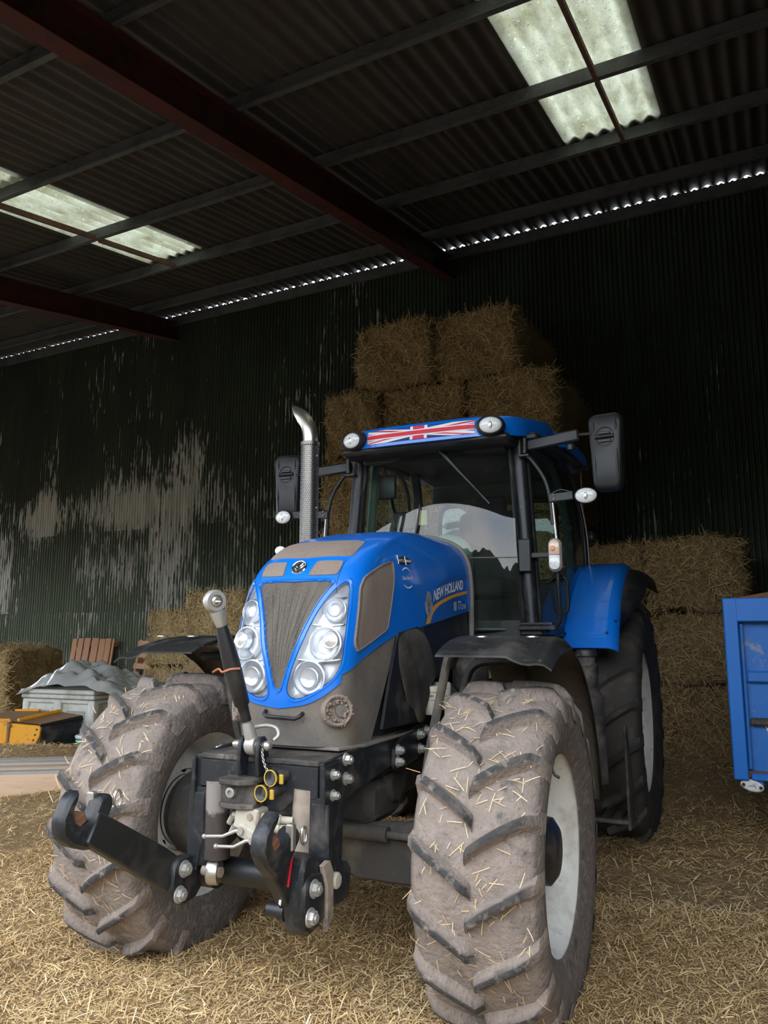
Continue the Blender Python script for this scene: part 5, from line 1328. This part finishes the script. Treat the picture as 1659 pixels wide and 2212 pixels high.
def blades_mesh(name, P, D, N, L, Wd, tone, mat, bend=.15):
    """many straws as two-segment bent strips: P start, D unit direction, N side normal"""
    n = len(P); S = np.cross(D, N); S /= np.linalg.norm(S, axis=1, keepdims=True)+1e-9
    mid = P+D*(L*.5)[:, None]+N*(L*bend*(rs.rand(n)-.3))[:, None]; end = P+D*L[:, None]+N*(L*bend*(rs.rand(n)-.7))[:, None]
    w = (Wd*.5)[:, None]
    V = np.stack([P-S*w, P+S*w, mid+S*w, mid-S*w, end+S*w*.7, end-S*w*.7], axis=1).reshape(-1, 3)
    base = (np.arange(n)*6)[:, None]
    F = np.concatenate([base+np.array([0, 1, 2, 3]), base+np.array([3, 2, 4, 5])], axis=1).reshape(-1)
    me = bpy.data.meshes.new(name); me.vertices.add(n*6); me.vertices.foreach_set('co', V.astype(np.float32).ravel())
    me.loops.add(n*8); me.loops.foreach_set('vertex_index', F.astype(np.int32))
    me.polygons.add(n*2); me.polygons.foreach_set('loop_start', (np.arange(n*2)*4).astype(np.int32)); me.polygons.foreach_set('loop_total', np.full(n*2, 4, np.int32))
    me.update(calc_edges=True); me.materials.append(mat)
    at = me.attributes.new('tone', 'FLOAT', 'POINT'); at.data.foreach_set('value', np.repeat(tone, 6).astype(np.float32))
    return me
# smooth value noise on the ground
NG = rs.rand(64, 64)
def vnoise(x, y, s, o=0):
    x = np.asarray(x)/s+o+100; y = np.asarray(y)/s+o*1.7+100
    xi = np.floor(x).astype(int); yi = np.floor(y).astype(int); fx = x-xi; fy = y-yi; fx = fx*fx*(3-2*fx); fy = fy*fy*(3-2*fy)
    g = lambda i, j: NG[i % 64, j % 64]
    return (g(xi, yi)*(1-fx)+g(xi+1, yi)*fx)*(1-fy)+(g(xi, yi+1)*(1-fx)+g(xi+1, yi+1)*fx)*fy
def zs(x, y):
    x = np.asarray(x, float); y = np.asarray(y, float)
    z = .085+.05*vnoise(x, y, 1.1)+.035*vnoise(x, y, .38, 5)+.016*vnoise(x, y, .15, 9)
    z = z+.04*np.clip((y-1)/4, 0, 1)
    g = lambda cx, cy, rx, ry, a: a*np.exp(-((x-cx)/rx)**2-((y-cy)/ry)**2)
    z = z+g(-5.2, 3.05, 1.2, .55, .17)+g(-4.75, 5.25, .75, .7, .95)+g(-3.9, 5.6, .8, .7, .85)+g(-7.8, 6.6, 1.0, .9, .25)+g(-3.1, 1.9, .8, .8, .06)
    z = z-g(.86, -.1, .30, .45, .05)-g(-.86, -.1, .30, .45, .05)
    return z
gx0, gx1, gy0, gy1 = -15.5, 8.5, -4.6, 8.35
NX, NY = 300, 180
GX, GY = np.meshgrid(np.linspace(gx0, gx1, NX), np.linspace(gy0, gy1, NY)); GZ = zs(GX, GY)
edge = np.minimum.reduce([GX-gx0, gx1-GX, GY-gy0, gy1-GY]); GZ = np.where(edge < .25, GZ*np.clip(edge/.25, 0, 1)+.002, GZ)
mbed = MB(); mbed.v = list(map(tuple, np.stack([GX, GY, GZ], -1).reshape(-1, 3)))
mbed.f = [(j*NX+i, j*NX+i+1, (j+1)*NX+i+1, (j+1)*NX+i) for j in range(NY-1) for i in range(NX-1)]; mbed.mi = [0]*len(mbed.f)
bed = obj('straw_bedding', mbed, M['bed'], smooth=180)
tag(bed, 'deep loose golden straw bedding spread over the whole barn floor', 'straw', kind='stuff')
# loose straws, denser near the open front where the floor is seen close up
def ground_straws(n, x0, x1, y0, y1, lmin, lmax, wd, seed):
    r = np.random.RandomState(seed)
    x = r.uniform(x0, x1, n); y = r.uniform(y0, y1, n); z = zs(x, y)+r.uniform(-.004, .014, n)
    a = r.uniform(0, 2*np.pi, n); el = r.normal(.06, .26, n)
    D = np.stack([np.cos(a)*np.cos(el), np.sin(a)*np.cos(el), np.sin(el)], 1)
    N = np.stack([r.normal(0, .25, n), r.normal(0, .25, n), np.ones(n)], 1); N /= np.linalg.norm(N, axis=1, keepdims=True)
    t = np.clip(.14+.58*r.rand(n)+.34*(vnoise(x, y, .7, 3)-.45)+.30*(r.rand(n) > .93), 0, 1)
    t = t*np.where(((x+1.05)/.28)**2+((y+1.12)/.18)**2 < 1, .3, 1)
    return np.stack([x, y, z], 1), D, N, r.uniform(lmin, lmax, n)*np.where(r.rand(n) > .93, 1.8, 1), np.full(n, wd)*r.uniform(.7, 1.4, n), t
sets = [ground_straws(170000, -2.6, 2.9, -2.2, 1.2, .010, .050, .0028, 1), ground_straws(55000, -5.6, 3.4, -1.5, 3.6, .025, .075, .0044, 2), ground_straws(45000, -9.5, 3.4, 1.8, 7.6, .03, .09, .006, 3), ground_straws(9000, -2.2, 2.2, -2.6, 3.0, .05, .12, .004, 4)]
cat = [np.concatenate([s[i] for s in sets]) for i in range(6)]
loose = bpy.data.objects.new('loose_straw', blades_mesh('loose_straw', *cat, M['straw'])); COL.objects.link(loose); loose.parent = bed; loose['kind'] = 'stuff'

# ------------------------------------------------------------------ bales
M['balestraw2'] = straw_material('lit_bale_straw', [(0, (.30, .20, .085)), (.4, (.52, .37, .17)), (.75, (.66, .50, .25)), (1, (.80, .67, .40))])  # paler straw copy for the left piles, standing in for brighter light there
M['balecore2'] = pm('packed_lit_straw', (.42, .29, .13), .95, layers=[((.56, .42, .21), 22, .42, .66, (1, 1, 2.5)), ((.25, .16, .07), 40, .5, .7, (1, 1, 3))], bump=(110, 1.0, .03))
def bale_mesh(seed, n=22, core='balecore', wisp='balestraw'):
    r = np.random.RandomState(seed); V = []; F = []
    for ax in range(3):
        for sg in (-1, 1):
            b = len(V)
            for j in range(n+1):
                for i in range(n+1):
                    p = [0, 0, 0]; p[ax] = sg; p[(ax+1) % 3] = -1+2*i/n; p[(ax+2) % 3] = -1+2*j/n; V.append(p)
            for j in range(n):
                for i in range(n):
                    q = (b+j*(n+1)+i, b+j*(n+1)+i+1, b+(j+1)*(n+1)+i+1, b+(j+1)*(n+1)+i); F.append(q if sg > 0 else q[::-1])
    P = np.array(V, float); H = np.array([.585, 1.13, .465]); P = P*H
    rad = .07; I = np.clip(P, -(H-rad), H-rad); D = P-I; L = np.linalg.norm(D, axis=1, keepdims=True); Q = I+D/np.maximum(L, 1e-6)*rad
    def n3(p, s, o): return vnoise(p[:, 0]+p[:, 2]*.73, p[:, 1]+p[:, 2]*.41+o, s, o)-.5
    Nn = D/np.maximum(L, 1e-6); amp = (.11*n3(Q, .45, seed)+.07*n3(Q, .17, seed+3)+.05*n3(Q, .07, seed+7)-.015)[:, None]
    Q = Q+Nn*amp-Nn*.012*(np.abs(((Q[:, 1:2]+1.13) % .38)-.19) < .012)   # flake seams
    me = bpy.data.meshes.new('straw_bale'); me.from_pydata(Q.tolist(), [], F); me.materials.append(M[core])
    bm = bmesh.new(); bm.from_mesh(me); bmesh.ops.remove_doubles(bm, verts=bm.verts[:], dist=.0005); bm.to_mesh(me); bm.free()
    me.polygons.foreach_set('use_smooth', [True]*len(me.polygons)); me.update()
    # straws on the faces that can be seen
    m = 7000; k = r.choice(len(F), m); C = Q[np.array(F)[k]].mean(1)+r.normal(0, .018, (m, 3)); Nf = Nn[np.array(F)[k]].mean(1); Nf /= np.linalg.norm(Nf, axis=1, keepdims=True)
    keep = (Nf[:, 1] < .3) & (Nf[:, 2] > -.4); C, Nf = C[keep], Nf[keep]; m = len(C)
    T = r.normal(0, 1, (m, 3)); T -= Nf*(T*Nf).sum(1, keepdims=True); T /= np.linalg.norm(T, axis=1, keepdims=True)
    D2 = T+Nf*np.abs(r.normal(.05, .22, m))[:, None]; D2 /= np.linalg.norm(D2, axis=1, keepdims=True)
    fz = blades_mesh('bale_wisps', C+Nf*.012, D2, Nf, r.uniform(.05, .17, m), r.uniform(.004, .008, m), np.clip(.15+.75*r.rand(m)**1.2, 0, 1), M[wisp])
    return me, fz
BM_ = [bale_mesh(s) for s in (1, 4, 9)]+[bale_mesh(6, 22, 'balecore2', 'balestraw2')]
def bale(x0, x1, y0, y1, z0, z1, label, group, rot=0.0, k=None):
    k = rnd.randrange(3) if k is None else k; me, fz = BM_[k]
    o = bpy.data.objects.new('straw_bale', me); COL.objects.link(o)
    o.location = ((x0+x1)/2, (y0+y1)/2, (z0+z1)/2); o.scale = ((x1-x0)/1.17, (y1-y0)/2.26, (z1-z0)/.93); o.rotation_euler.z = -PH+rot
    tag(o, label, 'bale', group)
    f = bpy.data.objects.new('wisps', fz); COL.objects.link(f); f.parent = o; f['kind'] = 'stuff'
    return o
ORD = ('lowest', 'second', 'third', 'fourth', 'fifth', 'top')
zt = [.13, 1.13, 2.06, 2.99, 3.92, 4.85, 5.78]
grp = 'bales in the tall stack behind the tractor'
for t in range(6):
    if t == 5: cols = [(-2.83, -1.70, 'left'), (-1.70, -.57, 'right')]
    elif t == 4: cols = [(-3.32, -2.48, 'left'), (-2.48, -1.27, 'middle'), (-1.25, -.06, 'right')]
    else: cols = [(-3.50+.04*t, -2.45, 'left'), (-2.45, -1.26, 'middle'), (-1.26, -.08, 'right')]
    for x0, x1, nm in cols:
        lab = 'straw bale in the %s tier of the tall stack behind the cab, %s one' % (ORD[t], nm)
        if t == 5: lab = 'brown straw bale at the very top of the tall stack, %s one of two' % nm
        bale(x0, x1, 5.98+rnd.uniform(-.05, .05), 8.2, zt[t], zt[t+1]+.012, lab, grp, rnd.uniform(-.015, .015))
zt = [.13, .95, 1.77, 2.60]
for t in range(3):
    for x0, x1, nm in ((.03, .80, 'nearer the tractor'), (.82, 1.92, 'nearer the blue trailer')):
        bale(x0, x1, 6.42+rnd.uniform(-.04, .04), 8.3, zt[t], zt[t+1]+(.03 if x1 > 1 and t == 2 else .0)+.01, 'straw bale in the %s tier of the low stack, %s' % (('bottom', 'middle', 'top')[t], nm), 'bales in the low stack on the right', rnd.uniform(-.02, .02))
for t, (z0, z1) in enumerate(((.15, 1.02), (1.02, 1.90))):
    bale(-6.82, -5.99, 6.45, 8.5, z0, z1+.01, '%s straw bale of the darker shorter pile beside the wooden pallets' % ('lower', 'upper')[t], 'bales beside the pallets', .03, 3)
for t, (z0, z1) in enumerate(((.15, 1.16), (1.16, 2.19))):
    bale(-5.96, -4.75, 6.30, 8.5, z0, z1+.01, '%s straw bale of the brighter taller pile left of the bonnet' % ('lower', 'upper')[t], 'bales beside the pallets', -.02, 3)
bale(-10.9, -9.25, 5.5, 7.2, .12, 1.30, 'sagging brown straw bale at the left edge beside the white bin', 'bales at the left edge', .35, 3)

# ================================================================== THINGS AROUND
# pallets leaning on the wall
def pallet(name, label, loc, rz, lean, w, h, upright=True, nslat=4):
    t = thing(name, label, 'pallet', loc, rz, 'wooden pallets leaning on the wall'); R = Matrix.Rotation(lean, 3, 'X')
    def pb(nm, c, d):
        o = obj(nm, MB().box((0, 0, 0), d, bev=.004), M['wood'], t, smooth=20); o.location = R @ V3(c); o.rotation_euler = (lean, 0, 0); return o
    if upright:
        xs = [(-w/2+.07, .14), (-w/2+.25, .15), (-.15, .17), (.07, .19), (.28, .17), (w/2-.14, .15), (w/2-.01, .06)][:nslat+3]
        for x, ww in xs: pb('slat', (x, rnd.uniform(-.004, .004), h/2), (ww, .022, h*rnd.uniform(.97, 1.0)))
        for z in (.08, h/2, h-.12): pb('bearer', (0, .06, z), (w, .09, .10))
        for z in (.06, h/2, h-.09): pb('back_slat', (0, .12, z), (w, .02, .10))
    else:
        for k in range(6): pb('slat', (0, 0, .08+k*(h-.16)/5), (w, .022, .11))
        for x in (-w/2+.05, 0, w/2-.05): pb('bearer', (x, .06, h/2), (.10, .09, h))
        for k in range(4): pb('back_slat', (0, .12, .1+k*(h-.2)/3), (w, .02, .1))
    return t
p = B2W(-10.85, 8.28); pallet('wooden_pallet', 'reddish brown wooden pallet with upright boards leaning on the green wall', (p[0], p[1], .18), -PH, -.15, 1.18, 1.28)
p = B2W(-9.28, 8.18); pallet('wooden_pallet', 'dark brown wooden pallet with crosswise boards half hidden behind the bales', (p[0], p[1], .16), -PH-.35, -.18, 1.0, 1.28, False)
# white plastic bin
bn = thing('plastic_bin', 'dirty white plastic pallet bin with slotted sides behind the yellow bucket', 'bin', (-6.60, 5.02, .10), .06)
w, d, h = 1.22, 1.0, .56
obj('bin_body', MB().box((0, 0, h/2), (w-.05, d-.05, h), bev=.02), M['pbox'], bn, smooth=30)
for sx in (1, -1):
    for sy in (1, -1): obj('corner_post', MB().box((sx*(w/2-.055), sy*(d/2-.055), h/2), (.12, .12, h), bev=.03, seg=2), M['pbox'], bn, smooth=40)
obj('centre_post', MB().box((0, -d/2+.02, h/2), (.13, .06, h), bev=.012), M['pbox'], bn, smooth=30)
obj('rim', MB().box((0, 0, h-.02), (w, d, .05), bev=.01), M['pbox'], bn, smooth=30)
for cx in (-.30, .30):
    pn = obj('slotted_panel', MB().box((cx, -d/2+.022, h*.50), (.40, .02, h*.66), bev=.006), M['pbox'], bn, smooth=30)
    for dx in (-.082, .082):
        obj('vent_field', MB().box((cx+dx, -d/2+.010, h*.58), (.145, .004, h*.36)), M['slotdark'], pn)
        vbar = MB()
        for k in range(9): vbar.box((cx+dx-.066+k*.0165, -d/2+.006, h*.58), (.007, .008, h*.36))
        obj('vent_bars', vbar, M['pbox'], pn)['kind'] = 'stuff'
obj('vent_field', MB().box((w/2-.022, 0, h*.45), (.006, .6, h*.5)), M['slotdark'], bn)
obj('skid', MB().box((0, -d/2+.06, -.03), (w, .1, .07), bev=.01), M['pbox'], bn)
ld = thing('bin_lid', 'two flat dirty white plastic lids stacked on the pallet bin', 'lid', (-6.60, 5.02, .665), .045)
obj('lid_panel', MB().box((0, 0, .035), (1.26, 1.04, .055), bev=.015), M['pbox'], ld, smooth=30)
obj('lid_panel', MB().box((-.01, .0, .098), (1.28, 1.06, .06), bev=.018), M['pbox'], ld, smooth=30)
for x in (-.35, .3): obj('lid_foot', MB().box((x, -.45, .0), (.16, .06, .03), bev=.008), M['pbox'], ld)
# crumpled clear sheeting on the bin
def poly_mat():
    m = bpy.data.materials.new('crumpled_clear_polythene'); m.use_nodes = True; nt = m.node_tree; nt.nodes.clear()
    out = _n(nt, 'ShaderNodeOutputMaterial'); tr = _n(nt, 'ShaderNodeBsdfTransparent'); tr.inputs['Color'].default_value = (.85, .88, .87, 1)
    df = _n(nt, 'ShaderNodeBsdfDiffuse'); df.inputs['Color'].default_value = (.80, .83, .80, 1); gl = _n(nt, 'ShaderNodeBsdfGlossy', Roughness=.16)
    a = _n(nt, 'ShaderNodeMixShader'); a.inputs[0].default_value = .45; b = _n(nt, 'ShaderNodeMixShader'); fr = _n(nt, 'ShaderNodeFresnel', IOR=1.75)
    nt.links.new(tr.outputs[0], a.inputs[1]); nt.links.new(df.outputs[0], a.inputs[2]); nt.links.new(fr.outputs[0], b.inputs[0])
    nt.links.new(a.outputs[0], b.inputs[1]); nt.links.new(gl.outputs[0], b.inputs[2]); nt.links.new(b.outputs[0], out.inputs['Surface']); return m
def shp(a, b):
    x = (a-.5)*1.95; y = (b-.5)*1.12
    x0 = np.array([x]); y0 = np.array([y])
    v1 = float(vnoise(x0*1.0+y0*.6, y0-x0*.4, .30, 2)[0]); v2 = float(vnoise(x0-y0*.5, y0*1.2, .15, 6)[0]); v3 = float(vnoise(x0+y0, y0-x0, .07, 8)[0])
    rid = .26*abs(v1-.5)+.15*abs(v2-.5)+.05*abs(v3-.5)
    env = max(0, 1-abs(x/.98)**3)*max(0, 1-abs(y/.66)**3)
    z = .02+env*(.10+rid+.12*math.exp(-((x+.22)/.4)**2))-.08*max(0, abs(x)-.66)*2-.30*max(0, abs(y)-.46)*2
    return V3((x*.90+.04*math.sin(y*9), y+.04*math.sin(x*7), max(z, -.35)))
sh = obj('plastic_sheet', MB().grid(shp, 64, 44), poly_mat(), smooth=40); sh.location = (-6.40, 5.0, .80); sh.rotation_euler.z = .05
tag(sh, 'crumpled clear polythene sheet heaped on the white bin', 'sheet')
# yellow bucket attachment
yb = thing('bucket_attachment', 'yellow loader bucket attachment with black scoop lying in the straw', 'bucket', (-6.16, 3.50, .20), .10)
obj('end_plate', MB().prism([(-.62, .02), (-.04, .02), (-.01, .26), (-.05, .33), (-.62, .33)], (0, 0, 0), (1, 0, 0), (0, 0, 1), .03, .006), M['yellow'], yb, smooth=30)
pl = obj('side_plate', MB().prism([(.0, .0), (.36, .03), (.44, .14), (.455, .25), (.43, .275), (.02, .285)], (0, -.05, 0), (1, 0, 0), (0, 0, 1), .03, .006), M['yellow'], yb, smooth=30)
for k, (x, z) in enumerate(((.405, .23), (.385, .17), (.365, .11))): obj('bolt_hole', MB().cyl((x, -.068, z), (x, -.066, z), .013, n=12), M['ink'], pl)
obj('hinge_post', MB().cyl((-.015, -.06, .0), (-.015, -.06, .30), .022, n=12).hexbolt((.02, -.07, .26), (0, -1, 0), .016, .014), M['yworn'], yb, smooth=40)
obj('top_plate', MB().add([(-.62, .0, .335), (.44, -.05, .285), (.66, .36, .36), (.21, .52, .375), (-.45, .50, .37)], [(0, 1, 2, 3, 4)]).add([(-.62, .0, .315), (.44, -.05, .265), (.66, .36, .34), (.21, .52, .355), (-.45, .50, .35)], [(4, 3, 2, 1, 0)]), M['yworn'], yb, smooth=0)
obj('ridge', MB().bar((.06, .0, .315), (.23, .50, .388), .05, .04, .008), M['yellow'], yb, smooth=30)
obj('ridge', MB().bar((-.45, .48, .375), (-.08, .50, .385), .04, .03, .008), M['yellow'], yb, smooth=30)
obj('scoop', MB().add([(.44, -.05, .28), (.66, .36, .36), (.69, .38, .32), (.60, .38, .03), (.46, .0, -.03), (.36, .05, .02), (.55, .42, .03), (.44, .02, .28)], [(0, 1, 2, 3, 4), (0, 4, 5, 7), (5, 4, 3, 6), (2, 6, 3), (1, 7, 6, 2), (7, 5, 6)]), M['blackm'], yb, smooth=0)
obj('cutting_edge', MB().bar((.44, -.06, .275), (.68, .37, .345), .03, .03, .006), M['black'], yb, smooth=30)
obj('linkage_bar', MB().bar((-.6, -.03, .16), (-.12, -.04, .02), .03, .03).bar((-.5, -.03, .05), (-.25, -.03, .17), .02, .02), M['yworn'], yb)
obj('sticker', MB().box((-.57, -.018, .24), (.07, .004, .06)), M['white'], yb)
# timber pack
tp_ = thing('timber_pack', 'long low pack of pale planks and grey boards lying on straw at left', 'timber', (-4.30, 1.98, .13), math.radians(33))
obj('front_board', MB().box((0, -.40, .105), (2.6, .03, .20), bev=.003), M['pine'], tp_, smooth=20)
obj('back_board', MB().box((0, .40, .105), (2.6, .03, .20), bev=.003), M['pine'], tp_, smooth=20)
obj('end_board', MB().box((1.285, 0, .105), (.03, .77, .20), bev=.003), M['pine'], tp_, smooth=20)
obj('end_board', MB().box((-1.285, 0, .105), (.03, .77, .20), bev=.003), M['pine'], tp_, smooth=20)
y = -.41
for k, (wd, mt) in enumerate(((.14, 'greywood'), (.11, 'pine'), (.15, 'greywood'), (.10, 'pine'), (.14, 'greywood'), (.17, 'greywood'))):
    obj('top_board', MB().box((0, y+wd/2, .215+.004*(k % 2)), (2.62, wd-.008, .022), bev=.003), M[mt], tp_, smooth=20); y += wd
obj('knot_batten', MB().prism([(-.035, -.09), (.035, -.09), (.014, .09), (-.014, .09)], (.62, -.418, .105), (1, 0, 0), (0, 0, 1), .006), M['greywood'], tp_)
tb_ = thing('tub', 'small teal tub with white lid half hidden behind the left tyre', 'tub', (-5.42, 3.92, float(zs(-5.42, 3.92))-.02))
obj('tub_body', MB().lathe([(.001, 0), (.10, 0), (.125, .14), (.12, .15)], (0, 0, 0), (0, 0, 1), 22), M['teal'], tb_, smooth=40)
obj('tub_lid', MB().lathe([(.13, 0), (.135, .02), (.12, .034), (.001, .036)], (0, 0, .14), (0, 0, 1), 22), M['white'], tb_, smooth=40)

# blue trailer at the right edge
tr = thing('trailer', 'rusty blue tipping trailer body at the right edge beside the bales', 'trailer', (1.665, 2.20, 0), -PH*.5)
Wt, Lt, z0, z1 = 2.35, 3.9, .635, 1.757
obj('front_panel', MB().box((Wt/2, .09, (z0+z1)/2), (Wt-.02, .04, z1-z0-.02)), M['blue_old'], tr, smooth=0)
fbm = M['blue_frame']
obj('corner_post', MB().box((.042, .05, (z0+z1)/2), (.084, .12, z1-z0), bev=.006), fbm, tr, smooth=30)
obj('corner_post', MB().box((Wt-.055, .05, (z0+z1)/2), (.11, .12, z1-z0), bev=.006), fbm, tr, smooth=30)
obj('top_rail', MB().box((Wt/2, .051, z1-.075), (Wt, .118, .15), bev=.006), fbm, tr, smooth=30)
obj('bottom_rail', MB().box((Wt/2, .06, z0+.02), (Wt-.2, .10, .04), bev=.004), fbm, tr, smooth=30)
obj('panel_rib', MB().box((Wt/2+.05, .058, 1.262), (Wt-.12, .05, .075), bev=.012), M['blue_old'], tr, smooth=30)
obj('panel_rib', MB().box((Wt/2+.05, .050, .985), (Wt-.12, .06, .045), bev=.012), M['blackdusty'], tr, smooth=30)
obj('inner_bead', MB().box((.098, .062, (z0+z1)/2-.05), (.022, .05, z1-z0-.22), bev=.004), M['blue_old'], tr, smooth=30)
for sx, nm in ((.02, 'side_panel'), (Wt-.02, 'side_panel')):
    obj(nm, MB().box((sx, Lt/2, (z0+z1)/2), (.04, Lt-.1, z1-z0)), M['blue_old'], tr, smooth=0)
obj('rear_panel', MB().box((Wt/2, Lt-.03, (z0+z1)/2), (Wt, .04, z1-z0)), M['blue_old'], tr, smooth=0)
obj('floor_plate', MB().box((Wt/2, Lt/2, z0+.03), (Wt-.1, Lt-.1, .04)), M['rust'], tr, smooth=0)
obj('raised_headboard', MB().prism([(.01, 1.752), (Wt-.01, 1.752), (Wt-.01, 2.02), (1.5, 2.02)], (0, .16, 0), (1, 0, 0), (0, 0, 1), .03, .004), M['rust'], tr, smooth=20)
dcl = [(.19, .97), (.215, .972), (.245, .955), (.275, .90), (.45, .70), (.45, .66), (.30, .74), (.25, .83)]
dc = obj('arrow_decal', MB().prism(dcl, (0, .066, 0), (1, 0, 0), (0, 0, 1), .004), M['white'], tr)
obj('decal_core', MB().prism([(.203, .957), (.222, .957), (.245, .935), (.27, .885), (.34, .79), (.30, .79), (.255, .855)], (0, .063, 0), (1, 0, 0), (0, 0, 1), .004), M['ink'], dc)
lmp = obj('marker_lamp', MB().prism([(.066*math.cos(t), .036*math.sin(t)-.010*math.cos(t)) for t in [2*math.pi*i/28 for i in range(28)]], (.098, .035, z0-.035), (1, 0, 0), (0, -.15, 1), .035, .008), M['lenswhite'], tr, smooth=40)
for dx in (-.048, .048): obj('lamp_screw', MB().cyl((.098+dx, .012, z0-.035-dx*.15), (.098+dx, .008, z0-.035-dx*.15), .010, n=12), M['ink'], lmp)
obj('lamp_mark', MB().box((.098, .011, z0-.033), (.04, .003, .004)).box((.116, .011, z0-.043), (.004, .003, .016)).box((.105, .011, z0-.024), (.004, .003, .014)), M['grey_film'], lmp)
obj('lamp_bracket', MB().box((.11, .07, z0-.02), (.11, .06, .05), bev=.006), M['blue_old'], tr)
obj('chassis_beam', MB().box((.75, Lt/2, z0-.10), (.12, Lt, .18)), M['blackm'], tr, smooth=0)
obj('chassis_beam', MB().box((Wt-.75, Lt/2, z0-.10), (.12, Lt, .18)), M['blackm'], tr, smooth=0)
obj('axle', MB().cyl((.30, 2.6, .46), (Wt-.30, 2.6, .46), .05, n=14), M['blackm'], tr)
for sx in (.42, Wt-.42):
    o = obj('trailer_tyre', None, None, tr, mesh=RT); o.scale = (.52, .52, .52); o.location = (sx, 2.6, .466)

# straws stuck to the muddy front tyres
for s in (1, -1):
    n = 200; a = rs.uniform(.15, 2.3, n); x = rs.uniform(-.21, .21, n); r_ = .6245+rs.uniform(0, .004, n)
    # angle measured from the top towards the front
    P = np.stack([x, -r_*np.sin(a), r_*np.cos(a)], 1); N = np.stack([np.zeros(n), -np.sin(a), np.cos(a)], 1)
    T = rs.normal(0, 1, (n, 3)); T -= N*(T*N).sum(1, keepdims=True); T /= np.linalg.norm(T, axis=1, keepdims=True)
    me = blades_mesh('straw_bits', P, T+N*.05, N, rs.uniform(.02, .07, n), np.full(n, .0025), rs.uniform(.35, .9, n), M['straw'])
    o = bpy.data.objects.new('straw_bits', me); COL.objects.link(o); o.parent = FW[s]; o['kind'] = 'stuff'
